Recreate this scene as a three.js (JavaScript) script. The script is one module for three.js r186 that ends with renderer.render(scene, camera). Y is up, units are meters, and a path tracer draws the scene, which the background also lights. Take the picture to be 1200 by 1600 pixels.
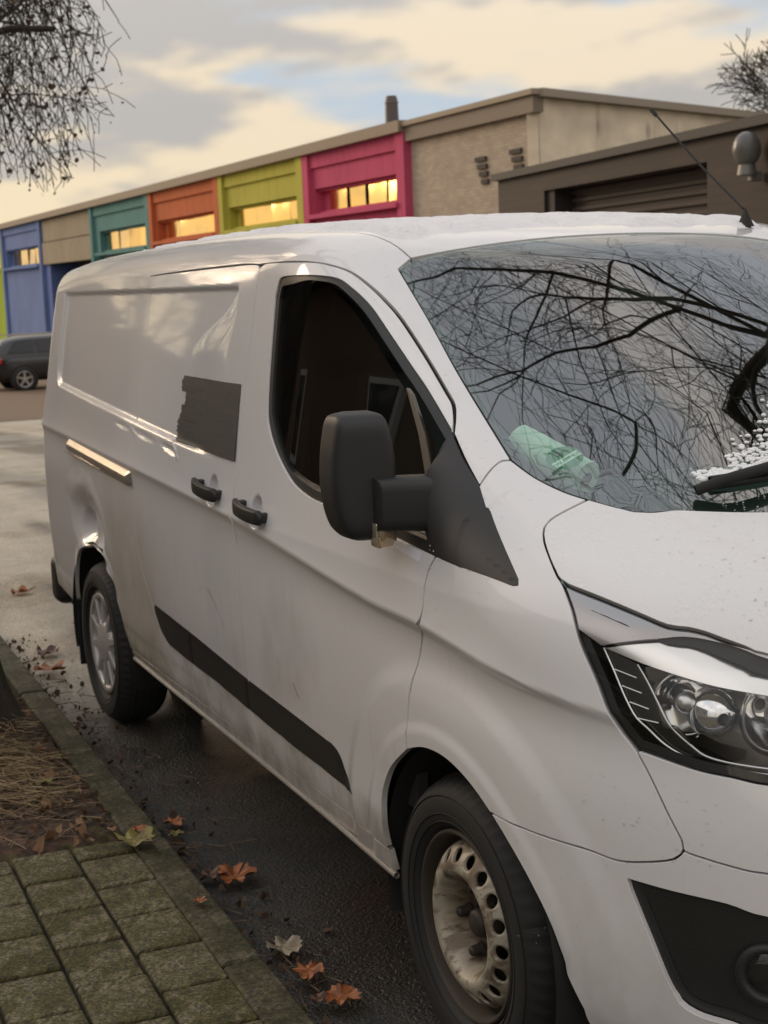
import * as THREE from 'three';
import { mergeGeometries } from 'three/addons/utils/BufferGeometryUtils.js';
import { RoundedBoxGeometry } from 'three/addons/geometries/RoundedBoxGeometry.js';

const scene = new THREE.Scene();
// ---------------------------------------------------------------- camera
const camera = new THREE.PerspectiveCamera(37.24, 768 / 1024, 0.05, 900);
{
  const yaw = 204.441 * Math.PI / 180, pitch = -8.668 * Math.PI / 180, roll = -2.281 * Math.PI / 180;
  camera.position.set(2.953, 1.818, 2.454);
  const d = new THREE.Vector3(Math.cos(pitch) * Math.cos(yaw), Math.sin(pitch), Math.cos(pitch) * Math.sin(yaw));
  const r = d.clone().cross(new THREE.Vector3(0, 1, 0)).normalize(), u = r.clone().cross(d);
  camera.up.copy(u).multiplyScalar(Math.cos(roll)).addScaledVector(r, -Math.sin(roll));
  camera.lookAt(camera.position.clone().add(d));
}
const FOCUS = 3.1; camera.focus = FOCUS; camera.userData.fStop = camera.getFocalLength() / 1000 / 0.0058;
const renderer = new THREE.WebGLRenderer({ antialias: true });
renderer.toneMapping = THREE.LinearToneMapping; renderer.toneMappingExposure = 1.0; renderer.shadowMap.enabled = true;
// ---------------------------------------------------------------- evening sky: broken cloud, low sun veiled in the west
const SUN_DIR = new THREE.Vector3(-0.9, 0.3, 0.4).normalize();
{
  const h = (x, y, z) => { let k = Math.imul(x, 374761393) ^ Math.imul(y, 668265263) ^ Math.imul(z, 2147483647 & 1442695041); k = Math.imul(k ^ (k >>> 13), 1274126177); return ((k ^ (k >>> 16)) >>> 0) / 4294967296; };
  const n2 = (x, y, s) => { const i = Math.floor(x), j = Math.floor(y), f = x - i, g = y - j, u = f * f * (3 - 2 * f), v = g * g * (3 - 2 * g), a = h(i, j, s), b = h(i + 1, j, s), c = h(i, j + 1, s), d = h(i + 1, j + 1, s); return a + (b - a) * u + (c - a) * v + (a - b - c + d) * u * v; };
  const fb = (x, y, o, s) => { let t = 0, a = 0.5, m = 0; for (let k = 0; k < o; k++) { t += a * n2(x, y, s + k); m += a; a *= 0.52; const q = x * 1.6 - y * 1.2; y = x * 1.2 + y * 1.6; x = q; } return t / m; };
  const st = (a, b, t) => { t = Math.min(1, Math.max(0, (t - a) / (b - a))); return t * t * (3 - 2 * t); };
  const W = 2048, H = 1024, px = new Float32Array(W * H * 4);
  const mixc = (a, b, t) => [a[0] + (b[0] - a[0]) * t, a[1] + (b[1] - a[1]) * t, a[2] + (b[2] - a[2]) * t];
  for (let j = 0; j < H; j++) for (let i = 0; i < W; i++) {
    const az = ((i + 0.5) / W - 0.5) * 2 * Math.PI, el = ((j + 0.5) / H - 0.5) * Math.PI, ce = Math.cos(el), y = Math.sin(el), x = Math.cos(az) * ce, z = Math.sin(az) * ce;
    const k = (j * W + i) * 4; let c;
    if (y < -0.02) c = [0.16, 0.15, 0.14];
    else {
      const q = 1 / (Math.max(0, y) + 0.09), u = x * q, v = z * q;
      const wx = fb(u * 0.5 + 3, v * 0.5, 4, 11) - 0.5, wz = fb(u * 0.5, v * 0.5 + 8, 4, 21) - 0.5;
      const cover = fb(u * 0.7 + wx * 1.4 + 2.3, v * 0.8 + wz * 1.4, 6, 31), thick = fb(u * 1.35 + wz * 2.0 + 9, v * 1.6 + wx * 2.0, 6, 41), wisps = fb(u * 3.4 + wx * 4, v * 4.2 + wz * 3, 5, 51);
      const s = x * SUN_DIR.x + y * SUN_DIR.y + z * SUN_DIR.z, warm = Math.pow(Math.max(0, 0.5 + 0.5 * s), 3), low = st(0.62, 0.05, y);
      const blue = mixc([0.82, 0.86, 0.92], [0.53, 0.61, 0.69], low);
      const lit = mixc(mixc([1.28, 1.19, 1.12], [0.87, 0.74, 0.56], low), [0.98, 0.8, 0.5], Math.pow(Math.max(0, s), 5) * low);
      const grey = mixc([0.95, 0.9, 0.88], [0.5, 0.48, 0.46], low);
      const cl = mixc(lit, grey, st(0.42, 0.6, thick + (wisps - 0.5) * 0.34));
      c = mixc(blue, cl, st(0.28, 0.39, cover + (wisps - 0.5) * 0.2));
      c = mixc(c, [0.93, 0.76, 0.5], 0.55 * st(0.1, 0.015, y) * (0.3 + 0.7 * warm));
      const glow = Math.pow(Math.max(0, s), 30) * 0.35 + Math.pow(Math.max(0, s), 9) * 0.15;
      c = [c[0] + glow * 1.0, c[1] + glow * 0.72, c[2] + glow * 0.3];
      if (y < 0) c = mixc(c, [0.16, 0.15, 0.14], st(0, -0.02, y));
    }
    px[k] = c[0]; px[k + 1] = c[1]; px[k + 2] = c[2]; px[k + 3] = 1;
  }
  const t = new THREE.DataTexture(px, W, H, THREE.RGBAFormat, THREE.FloatType); t.mapping = THREE.EquirectangularReflectionMapping; t.magFilter = THREE.LinearFilter; t.minFilter = THREE.LinearFilter; t.needsUpdate = true;
  scene.background = t; scene.environment = t;
}
const sun = new THREE.DirectionalLight(0xffe2c2, 1.3); sun.position.copy(SUN_DIR).multiplyScalar(60); sun.castShadow = true; sun.shadow.radius = 48; sun.shadow.mapSize.set(2048, 2048);
Object.assign(sun.shadow.camera, { left: -40, right: 40, top: 40, bottom: -40, near: 1, far: 160 }); scene.add(sun);
// ---------------------------------------------------------------- van body shape (x forward, y up, z to the van's right; front axle at x = 0)
const smoothstep = (a, b, t) => { t = Math.min(1, Math.max(0, (t - a) / (b - a))); return t * t * (3 - 2 * t); };
const lerp = (a, b, t) => a + (b - a) * t;
const WB = 3.3, TYRE_R = 0.343;
function table(pts) {                      // monotone-ish cubic through points
  const n = pts.length, m = pts.map((p, i) => {
    const a = pts[Math.max(0, i - 1)], b = pts[Math.min(n - 1, i + 1)];
    return (b[1] - a[1]) / (b[0] - a[0]);
  });
  return (x) => {
    if (x <= pts[0][0]) return pts[0][1] + m[0] * (x - pts[0][0]);
    if (x >= pts[n - 1][0]) return pts[n - 1][1] + m[n - 1] * (x - pts[n - 1][0]);
    let i = 0; while (x > pts[i + 1][0]) i++;
    const h = pts[i + 1][0] - pts[i][0], t = (x - pts[i][0]) / h, t2 = t * t, t3 = t2 * t;
    return (2 * t3 - 3 * t2 + 1) * pts[i][1] + (t3 - 2 * t2 + t) * h * m[i] + (-2 * t3 + 3 * t2) * pts[i + 1][1] + (t3 - t2) * h * m[i + 1];
  };
}
const smax = (a, b, k) => { const h = Math.max(k - Math.abs(a - b), 0) / k; return Math.max(a, b) + h * h * k * 0.25; };
const smin = (a, b, k) => -smax(-a, -b, k);
const creaseY = table([[-4.4, 1.225], [-3.2, 1.2], [-1.37, 1.135], [-0.36, 1.06], [-0.02, 1.05], [0.25, 1.02], [0.45, 0.99], [0.75, 0.945]]);
const sideU = (y) => 1.004 - (y > 1.142 ? 0.165 : 0.05) * (y - 1.142) - 0.045 * Math.max(0, y - 1.5) ** 2;
const sideL = table([[0.2, 0.9], [0.3, 0.93], [0.345, 0.948], [0.42, 0.962], [0.5, 0.972], [0.633, 0.981], [0.72, 0.988], [0.8, 0.992], [0.95, 0.995], [1.1, 0.995], [1.3, 0.985]]);
// pressed panel in the load-bay side: depth below the surface around it
function pressed(x, y) {
  if (x < -4.2 || x > -1.2 || y < 1.2 || y > 1.95) return 0;
  const y0 = lerp(1.405, 1.272, (x + 3.9) / 2.45), y1 = 1.822;
  const l = x + 3.93, r = -1.475 + (y - 1.3) * -0.02 - x, b = y - y0, t = y1 - y;
  if (l < 0 || r < 0 || b < 0 || t < 0) return 0;
  let d = Math.min(smoothstep(0, 0.03, l), smoothstep(0, 0.026, b), smoothstep(0, 0.02, t));
  const rc = 0.09, cx = rc - l, cy = rc - b;
  if (cx > 0 && cy > 0) d = Math.min(d, smoothstep(0, 0.03, rc - Math.hypot(cx, cy)));
  const side = smoothstep(0, 0.05 + 0.4 * smoothstep(1.8, 1.6, y), r);
  return 0.0125 * Math.min(d, 1) * side;
}
const HANDLES = [[-1.535, 1.192], [-1.135, 1.172]];
// knocks in the rear quarter and along the rail above the handle line
function dents(x, y) {
  let d = 0;
  const g = (cx, cy, rx, ry, a, rot = 0) => {
    const c = Math.cos(rot), s = Math.sin(rot), u = ((x - cx) * c + (y - cy) * s) / rx, v = (-(x - cx) * s + (y - cy) * c) / ry, q = u * u + v * v;
    if (q < 1) d += a * (1 - q) * (1 - q) * (1 + 0.6 * q);
  };
  if (x < -2.5 && y < 1.1) {
    g(-3.3, 0.86, 0.34, 0.17, -0.042); g(-3.38, 0.83, 0.13, 0.1, -0.03, 0.3); g(-3.14, 0.78, 0.16, 0.07, -0.03, -0.7);
    g(-3.42, 1.0, 0.3, 0.09, 0.007, 0.1); g(-3.08, 0.92, 0.26, 0.08, 0.007, -0.75); g(-3.25, 0.84, 0.2, 0.05, 0.01, -0.5); g(-2.98, 0.68, 0.12, 0.05, -0.014, -1.0); g(-3.0, 0.74, 0.12, 0.025, 0.01, -0.55);
  }
  if (y > 1.2 && y < 1.4 && x < -1.5 && x > -3.2) {
    g(-2.03, 1.278, 0.13, 0.016, -0.006, -0.1); g(-1.96, 1.28, 0.06, 0.012, 0.005, -0.6); g(-2.36, 1.3, 0.2, 0.016, -0.003, -0.06); g(-2.66, 1.315, 0.14, 0.013, -0.003, -0.05); g(-2.5, 1.305, 0.07, 0.01, 0.002, -0.2);
  }
  if (y > 1.1 && y < 1.27) for (const [hx, hy] of HANDLES) { const q = Math.hypot((x - hx) / 0.05, (y - hy) / 0.052); if (q < 1) d -= 0.024 * smoothstep(1, 0.55, q); }
  return d;
}
function archBulge(x, y) {
  let o = 0;
  const rf = Math.hypot(x, y - TYRE_R), rr = Math.hypot(x + WB, y - TYRE_R);
  if (rf < 0.75) o += 0.006 * smoothstep(0.485, 0.45, rf) + 0.011 * smoothstep(0.635, 0.57, rf) ;
  if (rr < 0.6) o += 0.006 * smoothstep(0.48, 0.43, rr);
  return o * smoothstep(1.0, 0.85, y);
}
function sideZ(x, y) {
  const yc = creaseY(x);
  let z;
  if (y > yc) z = sideU(y) + 0.008 * Math.exp(-(y - yc) / 0.045);
  else { const l = sideL(y); z = l + (sideU(yc) - sideL(yc) + 0.008) * Math.exp(-(yc - y) / 0.03); const u = (yc - y - 0.07) / 0.085; z -= (0.003 + 0.011 * smoothstep(-0.5, 0.15, x)) * Math.exp(-u * u) * smoothstep(0, 0.03, yc - y); }
  const br = Math.max(0, -1.9 - x), bf = Math.max(0, x + 0.05);
  z -= 0.0068 * br * br + 0.085 * bf * bf + 0.05 * bf * bf * smoothstep(0.3, 1.2, y) ;
  return z + archBulge(x, y) - pressed(x, y) + dents(x, y);
}
const roofC = table([[-4.4, 1.935], [-3.6, 1.98], [-2.6, 2.0], [-1.7, 2.002], [-1.2, 1.986], [-0.9, 1.958], [-0.6, 1.908], [-0.3, 1.85]]);
const roofY = (x, z) => roofC(x) - 0.04 * z * z;
const windX = (y, z) => 0.54 - 1.965 * (y - 1.3) - 0.10 * (y - 1.3) * (1.9 - y) * -1 - 0.45 * z * z;
const hoodY = (x, z, q = Math.max(x, -0.2)) => (x = q, 1.352 - 0.36 * (x - 0.45) - 0.25 * Math.max(0, x - 0.55) ** 2 - 0.19 * z * z + 0.011 * smoothstep(0.66, 0.62, z + (x - 0.33) * 0.3));
const frontC = table([[0.2, 0.95], [0.3, 1.0], [0.5, 1.03], [0.75, 1.03], [0.95, 0.99], [1.1, 0.93], [1.25, 0.84]]);
const frontX = (y, z) => frontC(y) - 0.28 * z * z - 0.22 * z ** 4;
function F(x, y, z) {
  const side = Math.abs(z) - sideZ(x, y);
  z = Math.min(1.06, Math.abs(z));
  const up = smax(y - roofY(x, z), (x - windX(y, z)) * 0.4535, 0.05);
  const top = smin(up, (y - hoodY(x, z)) * 0.93, 0.03);
  let f = smax(top, side, x > 0.1 ? 0.13 : 0.11);
  f = smax(f, x - frontX(y, z), 0.16 + 0.12 * smoothstep(1.2, 0.9, y));
  f = smax(f, -(x + 4.3 + 0.05 * (y - 1.0) * -1 - 0.05 * z * z), 0.12);
  return f;
}
function gradF(x, y, z, e = 0.003) {
  const a = F(x + e, y, z) - F(x - e, y, z), b = F(x, y + e, z) - F(x, y - e, z), c = F(x, y, z + e) - F(x, y, z - e), l = Math.hypot(a, b, c) || 1;
  return [a / l, b / l, c / l];
}
function cast(o, d, t0, t1, g = F) {       // first crossing from outside (g > 0) to inside along the ray
  let t = t0, p = t0, n = 0;
  const at = (t) => g(o[0] + d[0] * t, o[1] + d[1] * t, o[2] + d[2] * t);
  let v = at(t);
  while (t < t1 && n++ < 600) {
    if (v <= 0) {
      if (t === t0) return null;
      let a = p, b = t;
      for (let i = 0; i < 26; i++) { const m = (a + b) / 2; if (at(m) > 0) a = m; else b = m; }
      return (a + b) / 2;
    }
    p = t; t += Math.max(0.004, v * 0.6); v = at(t);
  }
  return null;
}
// a chart looks at the body along -d; a point is given by its coordinates along e1 and e2
function chart(d, up) {
  const l = Math.hypot(...d); d = d.map((v) => v / l);
  const k = up[0] * d[0] + up[1] * d[1] + up[2] * d[2];
  let e2 = up.map((v, i) => v - d[i] * k); const m = Math.hypot(...e2); e2 = e2.map((v) => v / m);
  const e1 = [e2[1] * d[2] - e2[2] * d[1], e2[2] * d[0] - e2[0] * d[2], e2[0] * d[1] - e2[1] * d[0]];
  return {
    d, e1, e2,
    to: (p) => [p[0] * e1[0] + p[1] * e1[1] + p[2] * e1[2], p[0] * e2[0] + p[1] * e2[1] + p[2] * e2[2]],
    hit(a, b, g = F) {
      const o = [0, 1, 2].map((i) => e1[i] * a + e2[i] * b + d[i] * 3.2), s = d.map((v) => -v), t = cast(o, s, 0, 6.4, g);
      return t === null ? null : [o[0] + s[0] * t, o[1] + s[1] * t, o[2] + s[2] * t];
    },
  };
}
const CH = {
  S: chart([0, 0, 1], [0, 1, 0]),            // from the side: (x, y)
  C: chart([0.62, 0.16, 0.76], [0, 1, 0]),   // from the front corner
  T: chart([0.0, 1, 0], [-1, 0, 0]),         // from above: (z?, -x)
  W: chart([0.45, 0.89, 0], [-1, 0.5, 0]),   // square to the windscreen
  A: chart([0.3, 0.55, 0.78], [0, 1, 0]),    // along the roof rail and front pillar
};
CH.B = chart([0.12, 0.5, 0.86], [0, 1, 0]);  // whole body side with roof rail
CH.R = chart([-1, 0.05, 0], [0, 1, 0]);      // from behind
const onSide = (x, y) => CH.S.hit(x, y) || [x, y, sideZ(x, y)];
const onTop = (x, z) => CH.T.hit(-z, -x) || [x, 1.9, z];
// ---------------------------------------------------------------- helpers
function rng(seed) { let s = seed >>> 0; return () => { s = (s + 0x6D2B79F5) >>> 0; let t = s; t = Math.imul(t ^ (t >>> 15), t | 1); t ^= t + Math.imul(t ^ (t >>> 7), t | 61); return ((t ^ (t >>> 14)) >>> 0) / 4294967296; }; }
const hash2 = (x, y) => { let h = Math.imul(x | 0, 374761393) ^ Math.imul(y | 0, 668265263); h = Math.imul(h ^ (h >>> 13), 1274126177); return ((h ^ (h >>> 16)) >>> 0) / 4294967296; };
function vnoise(x, y, px = 0, py = 0) {    // value noise; px, py: period
  const xi = Math.floor(x), yi = Math.floor(y), fx = x - xi, fy = y - yi, u = fx * fx * (3 - 2 * fx), v = fy * fy * (3 - 2 * fy);
  const w = (a, p) => (p ? ((a % p) + p) % p : a);
  const a = hash2(w(xi, px), w(yi, py)), b = hash2(w(xi + 1, px), w(yi, py)), c = hash2(w(xi, px), w(yi + 1, py)), d = hash2(w(xi + 1, px), w(yi + 1, py));
  return a + (b - a) * u + (c - a) * v + (a - b - c + d) * u * v;
}
function fbm(x, y, oct = 4, p = 0, q = 0, gain = 0.5) { let s = 0, a = 1, n = 0; for (let i = 0; i < oct; i++) { s += a * vnoise(x + i * 17, y + i * 31, p, q); n += a; a *= gain; x *= 2; y *= 2; p *= 2; q *= 2; } return s / n; }
const names = new Map();
function numbered(n) { const k = names.get(n) || 0; names.set(n, k + 1); return k ? `${n}_${String(k).padStart(3, '0')}` : n; }
function finish(m) { m.castShadow = true; m.receiveShadow = true; return m; }
function thing(name, label, category, pos = [0, 0, 0], turn = 0, group) {
  const o = new THREE.Group(); o.name = numbered(name); o.position.set(...pos); o.rotation.y = turn; o.userData = { label, category }; if (group) o.userData.group = group; scene.add(o); return o;
}
function solo(name, geo, mat, label, category, group) { const m = finish(new THREE.Mesh(geo, mat)); m.name = numbered(name); m.userData = { label, category }; if (group) m.userData.group = group; scene.add(m); return m; }
function struct(name, geo, mat) { const m = finish(new THREE.Mesh(geo, mat)); m.name = numbered(name); m.userData = { kind: 'structure' }; scene.add(m); return m; }
function part(name, geo, mat, parent, label) { const m = finish(new THREE.Mesh(geo, mat)); m.name = name; if (label) m.userData.label = label; parent.add(m); return m; }
const at = (g, x, y, z, rx = 0, ry = 0, rz = 0) => { if (rx) g.rotateX(rx); if (ry) g.rotateY(ry); if (rz) g.rotateZ(rz); return g.translate(x, y, z); };
const merge = (list) => mergeGeometries(list.map((g) => { g = g.index ? g.toNonIndexed() : g; for (const k of Object.keys(g.attributes)) if (!['position', 'normal', 'uv'].includes(k)) g.deleteAttribute(k); return g; }));
const box = (w, h, d, x = 0, y = 0, z = 0) => new THREE.BoxGeometry(w, h, d).translate(x, y, z);
const rbox = (w, h, d, r, x = 0, y = 0, z = 0, s = 2) => new RoundedBoxGeometry(w, h, d, s, r).translate(x, y, z);
function mirrored(g) {
  const m = g.clone(); m.scale(1, 1, -1);
  const ix = m.index.array.slice(); for (let i = 0; i < ix.length; i += 3) { const t = ix[i]; ix[i] = ix[i + 1]; ix[i + 1] = t; }
  m.setIndex(new THREE.BufferAttribute(ix, 1));
  return m;
}
function tube(pts, r, seg = 24, rs = 6, closed = false) { return new THREE.TubeGeometry(new THREE.CatmullRomCurve3(pts.map((p) => new THREE.Vector3(...p)), closed), seg, r, rs, closed); }
const cat = (p0, p1, p2, p3, t) => p1.map((_, i) => 0.5 * (2 * p1[i] + (p2[i] - p0[i]) * t + (2 * p0[i] - 5 * p1[i] + 4 * p2[i] - p3[i]) * t * t + (3 * p1[i] - p0[i] - 3 * p2[i] + p3[i]) * t * t * t));
// runs: consecutive smooth runs of points joined at corners
function runs(list, step = 0.02) {
  const out = [];
  for (const r of list) for (let i = 0; i < r.length - 1; i++) {
    const a = r[Math.max(0, i - 1)], b = r[i], c = r[i + 1], d = r[Math.min(r.length - 1, i + 2)], L = Math.hypot(...b.map((v, k) => c[k] - v)), n = r.length === 2 ? Math.max(1, Math.ceil(L / 0.05)) : Math.max(1, Math.ceil(L / step));
    for (let k = 0; k < n; k++) { const q = cat(a, b, c, d, k / n), o = out[out.length - 1]; if (!o || Math.hypot(...q.map((v, j) => v - o[j])) > 1e-4) out.push(q); }
  }
  const f = out[0], l = out[out.length - 1]; if (Math.hypot(...f.map((v, j) => v - l[j])) < 1e-4) out.pop();
  return out;
}
const area = (p) => { let s = 0; for (let i = 0; i < p.length; i++) { const a = p[i], b = p[(i + 1) % p.length]; s += a[0] * b[1] - a[1] * b[0]; } return s / 2; };
function inset(p, d) {                     // move each vertex towards the inside of a counter-clockwise loop
  return p.map((b, i) => {
    if (b.keep) return b;
    const a = p[(i + p.length - 1) % p.length], c = p[(i + 1) % p.length];
    let n1 = [-(b[1] - a[1]), b[0] - a[0]], n2 = [-(c[1] - b[1]), c[0] - b[0]];
    const l1 = Math.hypot(...n1) || 1, l2 = Math.hypot(...n2) || 1; n1 = [n1[0] / l1, n1[1] / l1]; n2 = [n2[0] / l2, n2[1] / l2];
    let n = [n1[0] + n2[0], n1[1] + n2[1]]; const l = Math.hypot(...n) || 1, k = d / Math.max(0.35, l / 2); 
    return [b[0] + n[0] / l * k, b[1] + n[1] / l * k];
  });
}
function inPoly(p, x, y) { let c = false; for (let i = 0, j = p.length - 1; i < p.length; j = i++) if ((p[i][1] > y) !== (p[j][1] > y) && x < ((p[j][0] - p[i][0]) * (y - p[i][1])) / (p[j][1] - p[i][1]) + p[i][0]) c = !c; return c; }
function edgeDist(p, x, y) { let m = 1e9; for (let i = 0, j = p.length - 1; i < p.length; j = i++) { const ax = p[j][0], ay = p[j][1], bx = p[i][0] - ax, by = p[i][1] - ay, t = Math.max(0, Math.min(1, ((x - ax) * bx + (y - ay) * by) / (bx * bx + by * by || 1))); const d = Math.hypot(ax + bx * t - x, ay + by * t - y); if (d < m) m = d; } return m; }
function clipHalf(p, k, s, v) {            // keep s * p[k] >= s * v
  const o = [];
  for (let i = 0; i < p.length; i++) {
    const a = p[i], b = p[(i + 1) % p.length], da = s * (a[k] - v), db = s * (b[k] - v);
    if (da >= 0) o.push(a);
    if ((da > 0 && db < 0) || (da < 0 && db > 0)) { const t = da / (da - db); const q = [a[0] + (b[0] - a[0]) * t, a[1] + (b[1] - a[1]) * t]; q[k] = v; o.push(q); }
  }
  return o;
}
// a body panel: the outline (chart coordinates) laid on the body, on a fine grid, with its edges turned inward
function panel(ch, outline, { step = 0.014, gap = 0.003, lift = 0, skirt = 0.016, holes = [], dome = null, uvOf = null, seam0 = false, g = F, bevel = 0.0015, warp = null } = {}) {
  if (warp) { const c0 = ch; ch = { ...c0, hit: (a, b, gg) => c0.hit(a, b + warp(a), gg) }; outline = outline.map(([a, b]) => [a, b - warp(a)]); holes = holes.map((h) => h.map(([a, b]) => [a, b - warp(a)])); }
  let loop = outline.slice(); if (area(loop) < 0) loop.reverse();
  if (seam0) loop.forEach((q) => { const w = ch.hit(q[0], q[1]); if (w && Math.abs(w[2]) < 0.004) q.keep = true; });
  loop = inset(loop, gap);
  const whole = loop.slice(); const holeLoops = [];
  for (let h of holes) {
    h = h.slice(); if (area(h) > 0) h.reverse(); h = inset(h, gap); holeLoops.push(h);
    let bi = 0, bj = 0, bd = 1e9; loop.forEach((a, i) => h.forEach((b, j) => { const d = Math.hypot(a[0] - b[0], a[1] - b[1]); if (d < bd) { bd = d; bi = i; bj = j; } }));
    loop = [...loop.slice(0, bi + 1), ...h.slice(bj), ...h.slice(0, bj + 1), ...loop.slice(bi)];
  }
  let x0 = 1e9, x1 = -1e9, y0 = 1e9, y1 = -1e9; for (const q of loop) { x0 = Math.min(x0, q[0]); x1 = Math.max(x1, q[0]); y0 = Math.min(y0, q[1]); y1 = Math.max(y1, q[1]); }
  x0 -= step * 0.37; y0 = warp ? Math.floor(y0 / step) * step - step : y0 - step * 0.41; const nx = Math.ceil((x1 - x0) / step) + 1, ny = Math.ceil((y1 - y0) / step) + 1, crossed = new Uint8Array(nx * ny);
  for (let i = 0; i < loop.length; i++) { const a = loop[i], b = loop[(i + 1) % loop.length], n = Math.ceil(Math.hypot(b[0] - a[0], b[1] - a[1]) / (step * 0.1)) + 1; for (let k = 0; k <= n; k++) { const X = (a[0] + (b[0] - a[0]) * k / n - x0) / step, Y = (a[1] + (b[1] - a[1]) * k / n - y0) / step; for (const ox of [-0.02, 0.02]) for (const oy of [-0.02, 0.02]) { const xi = Math.floor(X + ox), yi = Math.floor(Y + oy); if (xi >= 0 && yi >= 0 && xi < nx && yi < ny) crossed[yi * nx + xi] = 1; } } }
  const pos = [], nor = [], uv = [], idx = [], seen = new Map();
  const edges = [whole, ...holeLoops];
  function place(q, dl) {
    const w = ch.hit(q[0], q[1], g); if (!w) return null;
    const n = g === F ? gradF(...w) : gradG(g, ...w); const o = lift + (dome ? dome(dl ?? Math.min(...edges.map((e) => edgeDist(e, q[0], q[1]))), w) : 0);
    return { p: [w[0] + n[0] * o, w[1] + n[1] * o, w[2] + n[2] * o], n, w };
  }
  function vert(q) {
    const key = Math.round(q[0] * 20000) + ',' + Math.round(q[1] * 20000); if (seen.has(key)) return seen.get(key);
    const v = place(q); let id = -1;
    if (v) { id = pos.length / 3; pos.push(...v.p); nor.push(...v.n); uv.push(...(uvOf ? uvOf(v.w, q) : [q[0], q[1]])); }
    seen.set(key, id); return id;
  }
  const flip = true; // charts are right-handed with the viewer on +d
  const tri = (a, b, c) => { if (a < 0 || b < 0 || c < 0 || a === b || b === c || a === c) return; idx.push(a, b, c); };
  for (let j = 0; j < ny; j++) for (let i = 0; i < nx; i++) {
    const X = x0 + i * step, Y = y0 + j * step, X1 = x0 + (i + 1) * step, Y1 = y0 + (j + 1) * step;
    if (!crossed[j * nx + i]) {
      if (!inPoly(loop, (X + X1) / 2, (Y + Y1) / 2)) continue;
      const a = vert([X, Y]), b = vert([X1, Y]), c = vert([X1, Y1]), d = vert([X, Y1]); tri(a, b, c); tri(a, c, d); continue;
    }
    let p = clipHalf(loop, 0, 1, X); p = p.length ? clipHalf(p, 0, -1, X1) : p; p = p.length ? clipHalf(p, 1, 1, Y) : p; p = p.length ? clipHalf(p, 1, -1, Y1) : p;
    if (p.length < 3) continue;
    const c = []; for (const q of p) { const l = c[c.length - 1]; if (!l || Math.hypot(q[0] - l[0], q[1] - l[1]) > 1e-6) c.push(q); }
    if (c.length > 2 && Math.hypot(c[0][0] - c[c.length - 1][0], c[0][1] - c[c.length - 1][1]) < 1e-6) c.pop();
    if (c.length < 3 || Math.abs(area(c)) < 1e-9) continue;
    const v = c.map((q) => new THREE.Vector2(q[0], q[1])); const t = THREE.ShapeUtils.triangulateShape(v, []);
    for (const [a, b, e] of t) { const s = (c[b][0] - c[a][0]) * (c[e][1] - c[a][1]) - (c[b][1] - c[a][1]) * (c[e][0] - c[a][0]); if (Math.abs(s) < 1e-11) continue; const A = vert(c[a]), B = vert(c[b]), E = vert(c[e]); if (s > 0) tri(A, B, E); else tri(A, E, B); }
  }
  if (skirt) for (const e of edges) {
    const pts = []; for (let i = 0; i < e.length; i++) { const a = e[i], b = e[(i + 1) % e.length]; pts.push([a, b]); }
    for (const [a, b] of pts) {
      if (a.keep && b.keep) continue;
      const A = place(a, 0), B = place(b, 0); if (!A || !B) continue;
      // rounded lip, then the flange going in
      const ed = [B.p[0] - A.p[0], B.p[1] - A.p[1], B.p[2] - A.p[2]], el = Math.hypot(...ed) || 1;
      const out = (V) => { const t = ed.map((v) => v / el), n = V.n; return [t[1] * n[2] - t[2] * n[1], t[2] * n[0] - t[0] * n[2], t[0] * n[1] - t[1] * n[0]]; };
      const oA = out(A), oB = out(B), base = pos.length / 3; const prof = [[0, 0, 0], [0.55, 0.45, 0.8], [0.75, 1.3, 1], [0.75, skirt / bevel, 1]];
      for (const [u, dn, tn] of prof) for (const [V, o] of [[A, oA], [B, oB]]) { pos.push(...V.p.map((v, i) => v + (o[i] * u - V.n[i] * dn) * bevel)); const m = V.n.map((v, i) => v * (1 - tn) + o[i] * tn), l = Math.hypot(...m); nor.push(...m.map((v) => v / l)); uv.push(...(uvOf ? uvOf(V.w, a) : a)); }
      for (let k = 0; k < 3; k++) { const s = base + k * 2; idx.push(s, s + 2, s + 1, s + 1, s + 2, s + 3); }
    }
  }
  const G = new THREE.BufferGeometry(); G.setAttribute('position', new THREE.Float32BufferAttribute(pos, 3)); G.setAttribute('normal', new THREE.Float32BufferAttribute(nor, 3)); G.setAttribute('uv', new THREE.Float32BufferAttribute(uv, 2)); G.setIndex(idx); return G;
}
function gradG(g, x, y, z, e = 0.003) { const a = g(x + e, y, z) - g(x - e, y, z), b = g(x, y + e, z) - g(x, y - e, z), c = g(x, y, z + e) - g(x, y, z - e), l = Math.hypot(a, b, c) || 1; return [a / l, b / l, c / l]; }
const toC = (ch, pts) => pts.map((p) => ch.to(p));
const runs3 = (ch, list, step) => runs(list.map((r) => r.map((p) => ch.to(p))), step);
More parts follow.
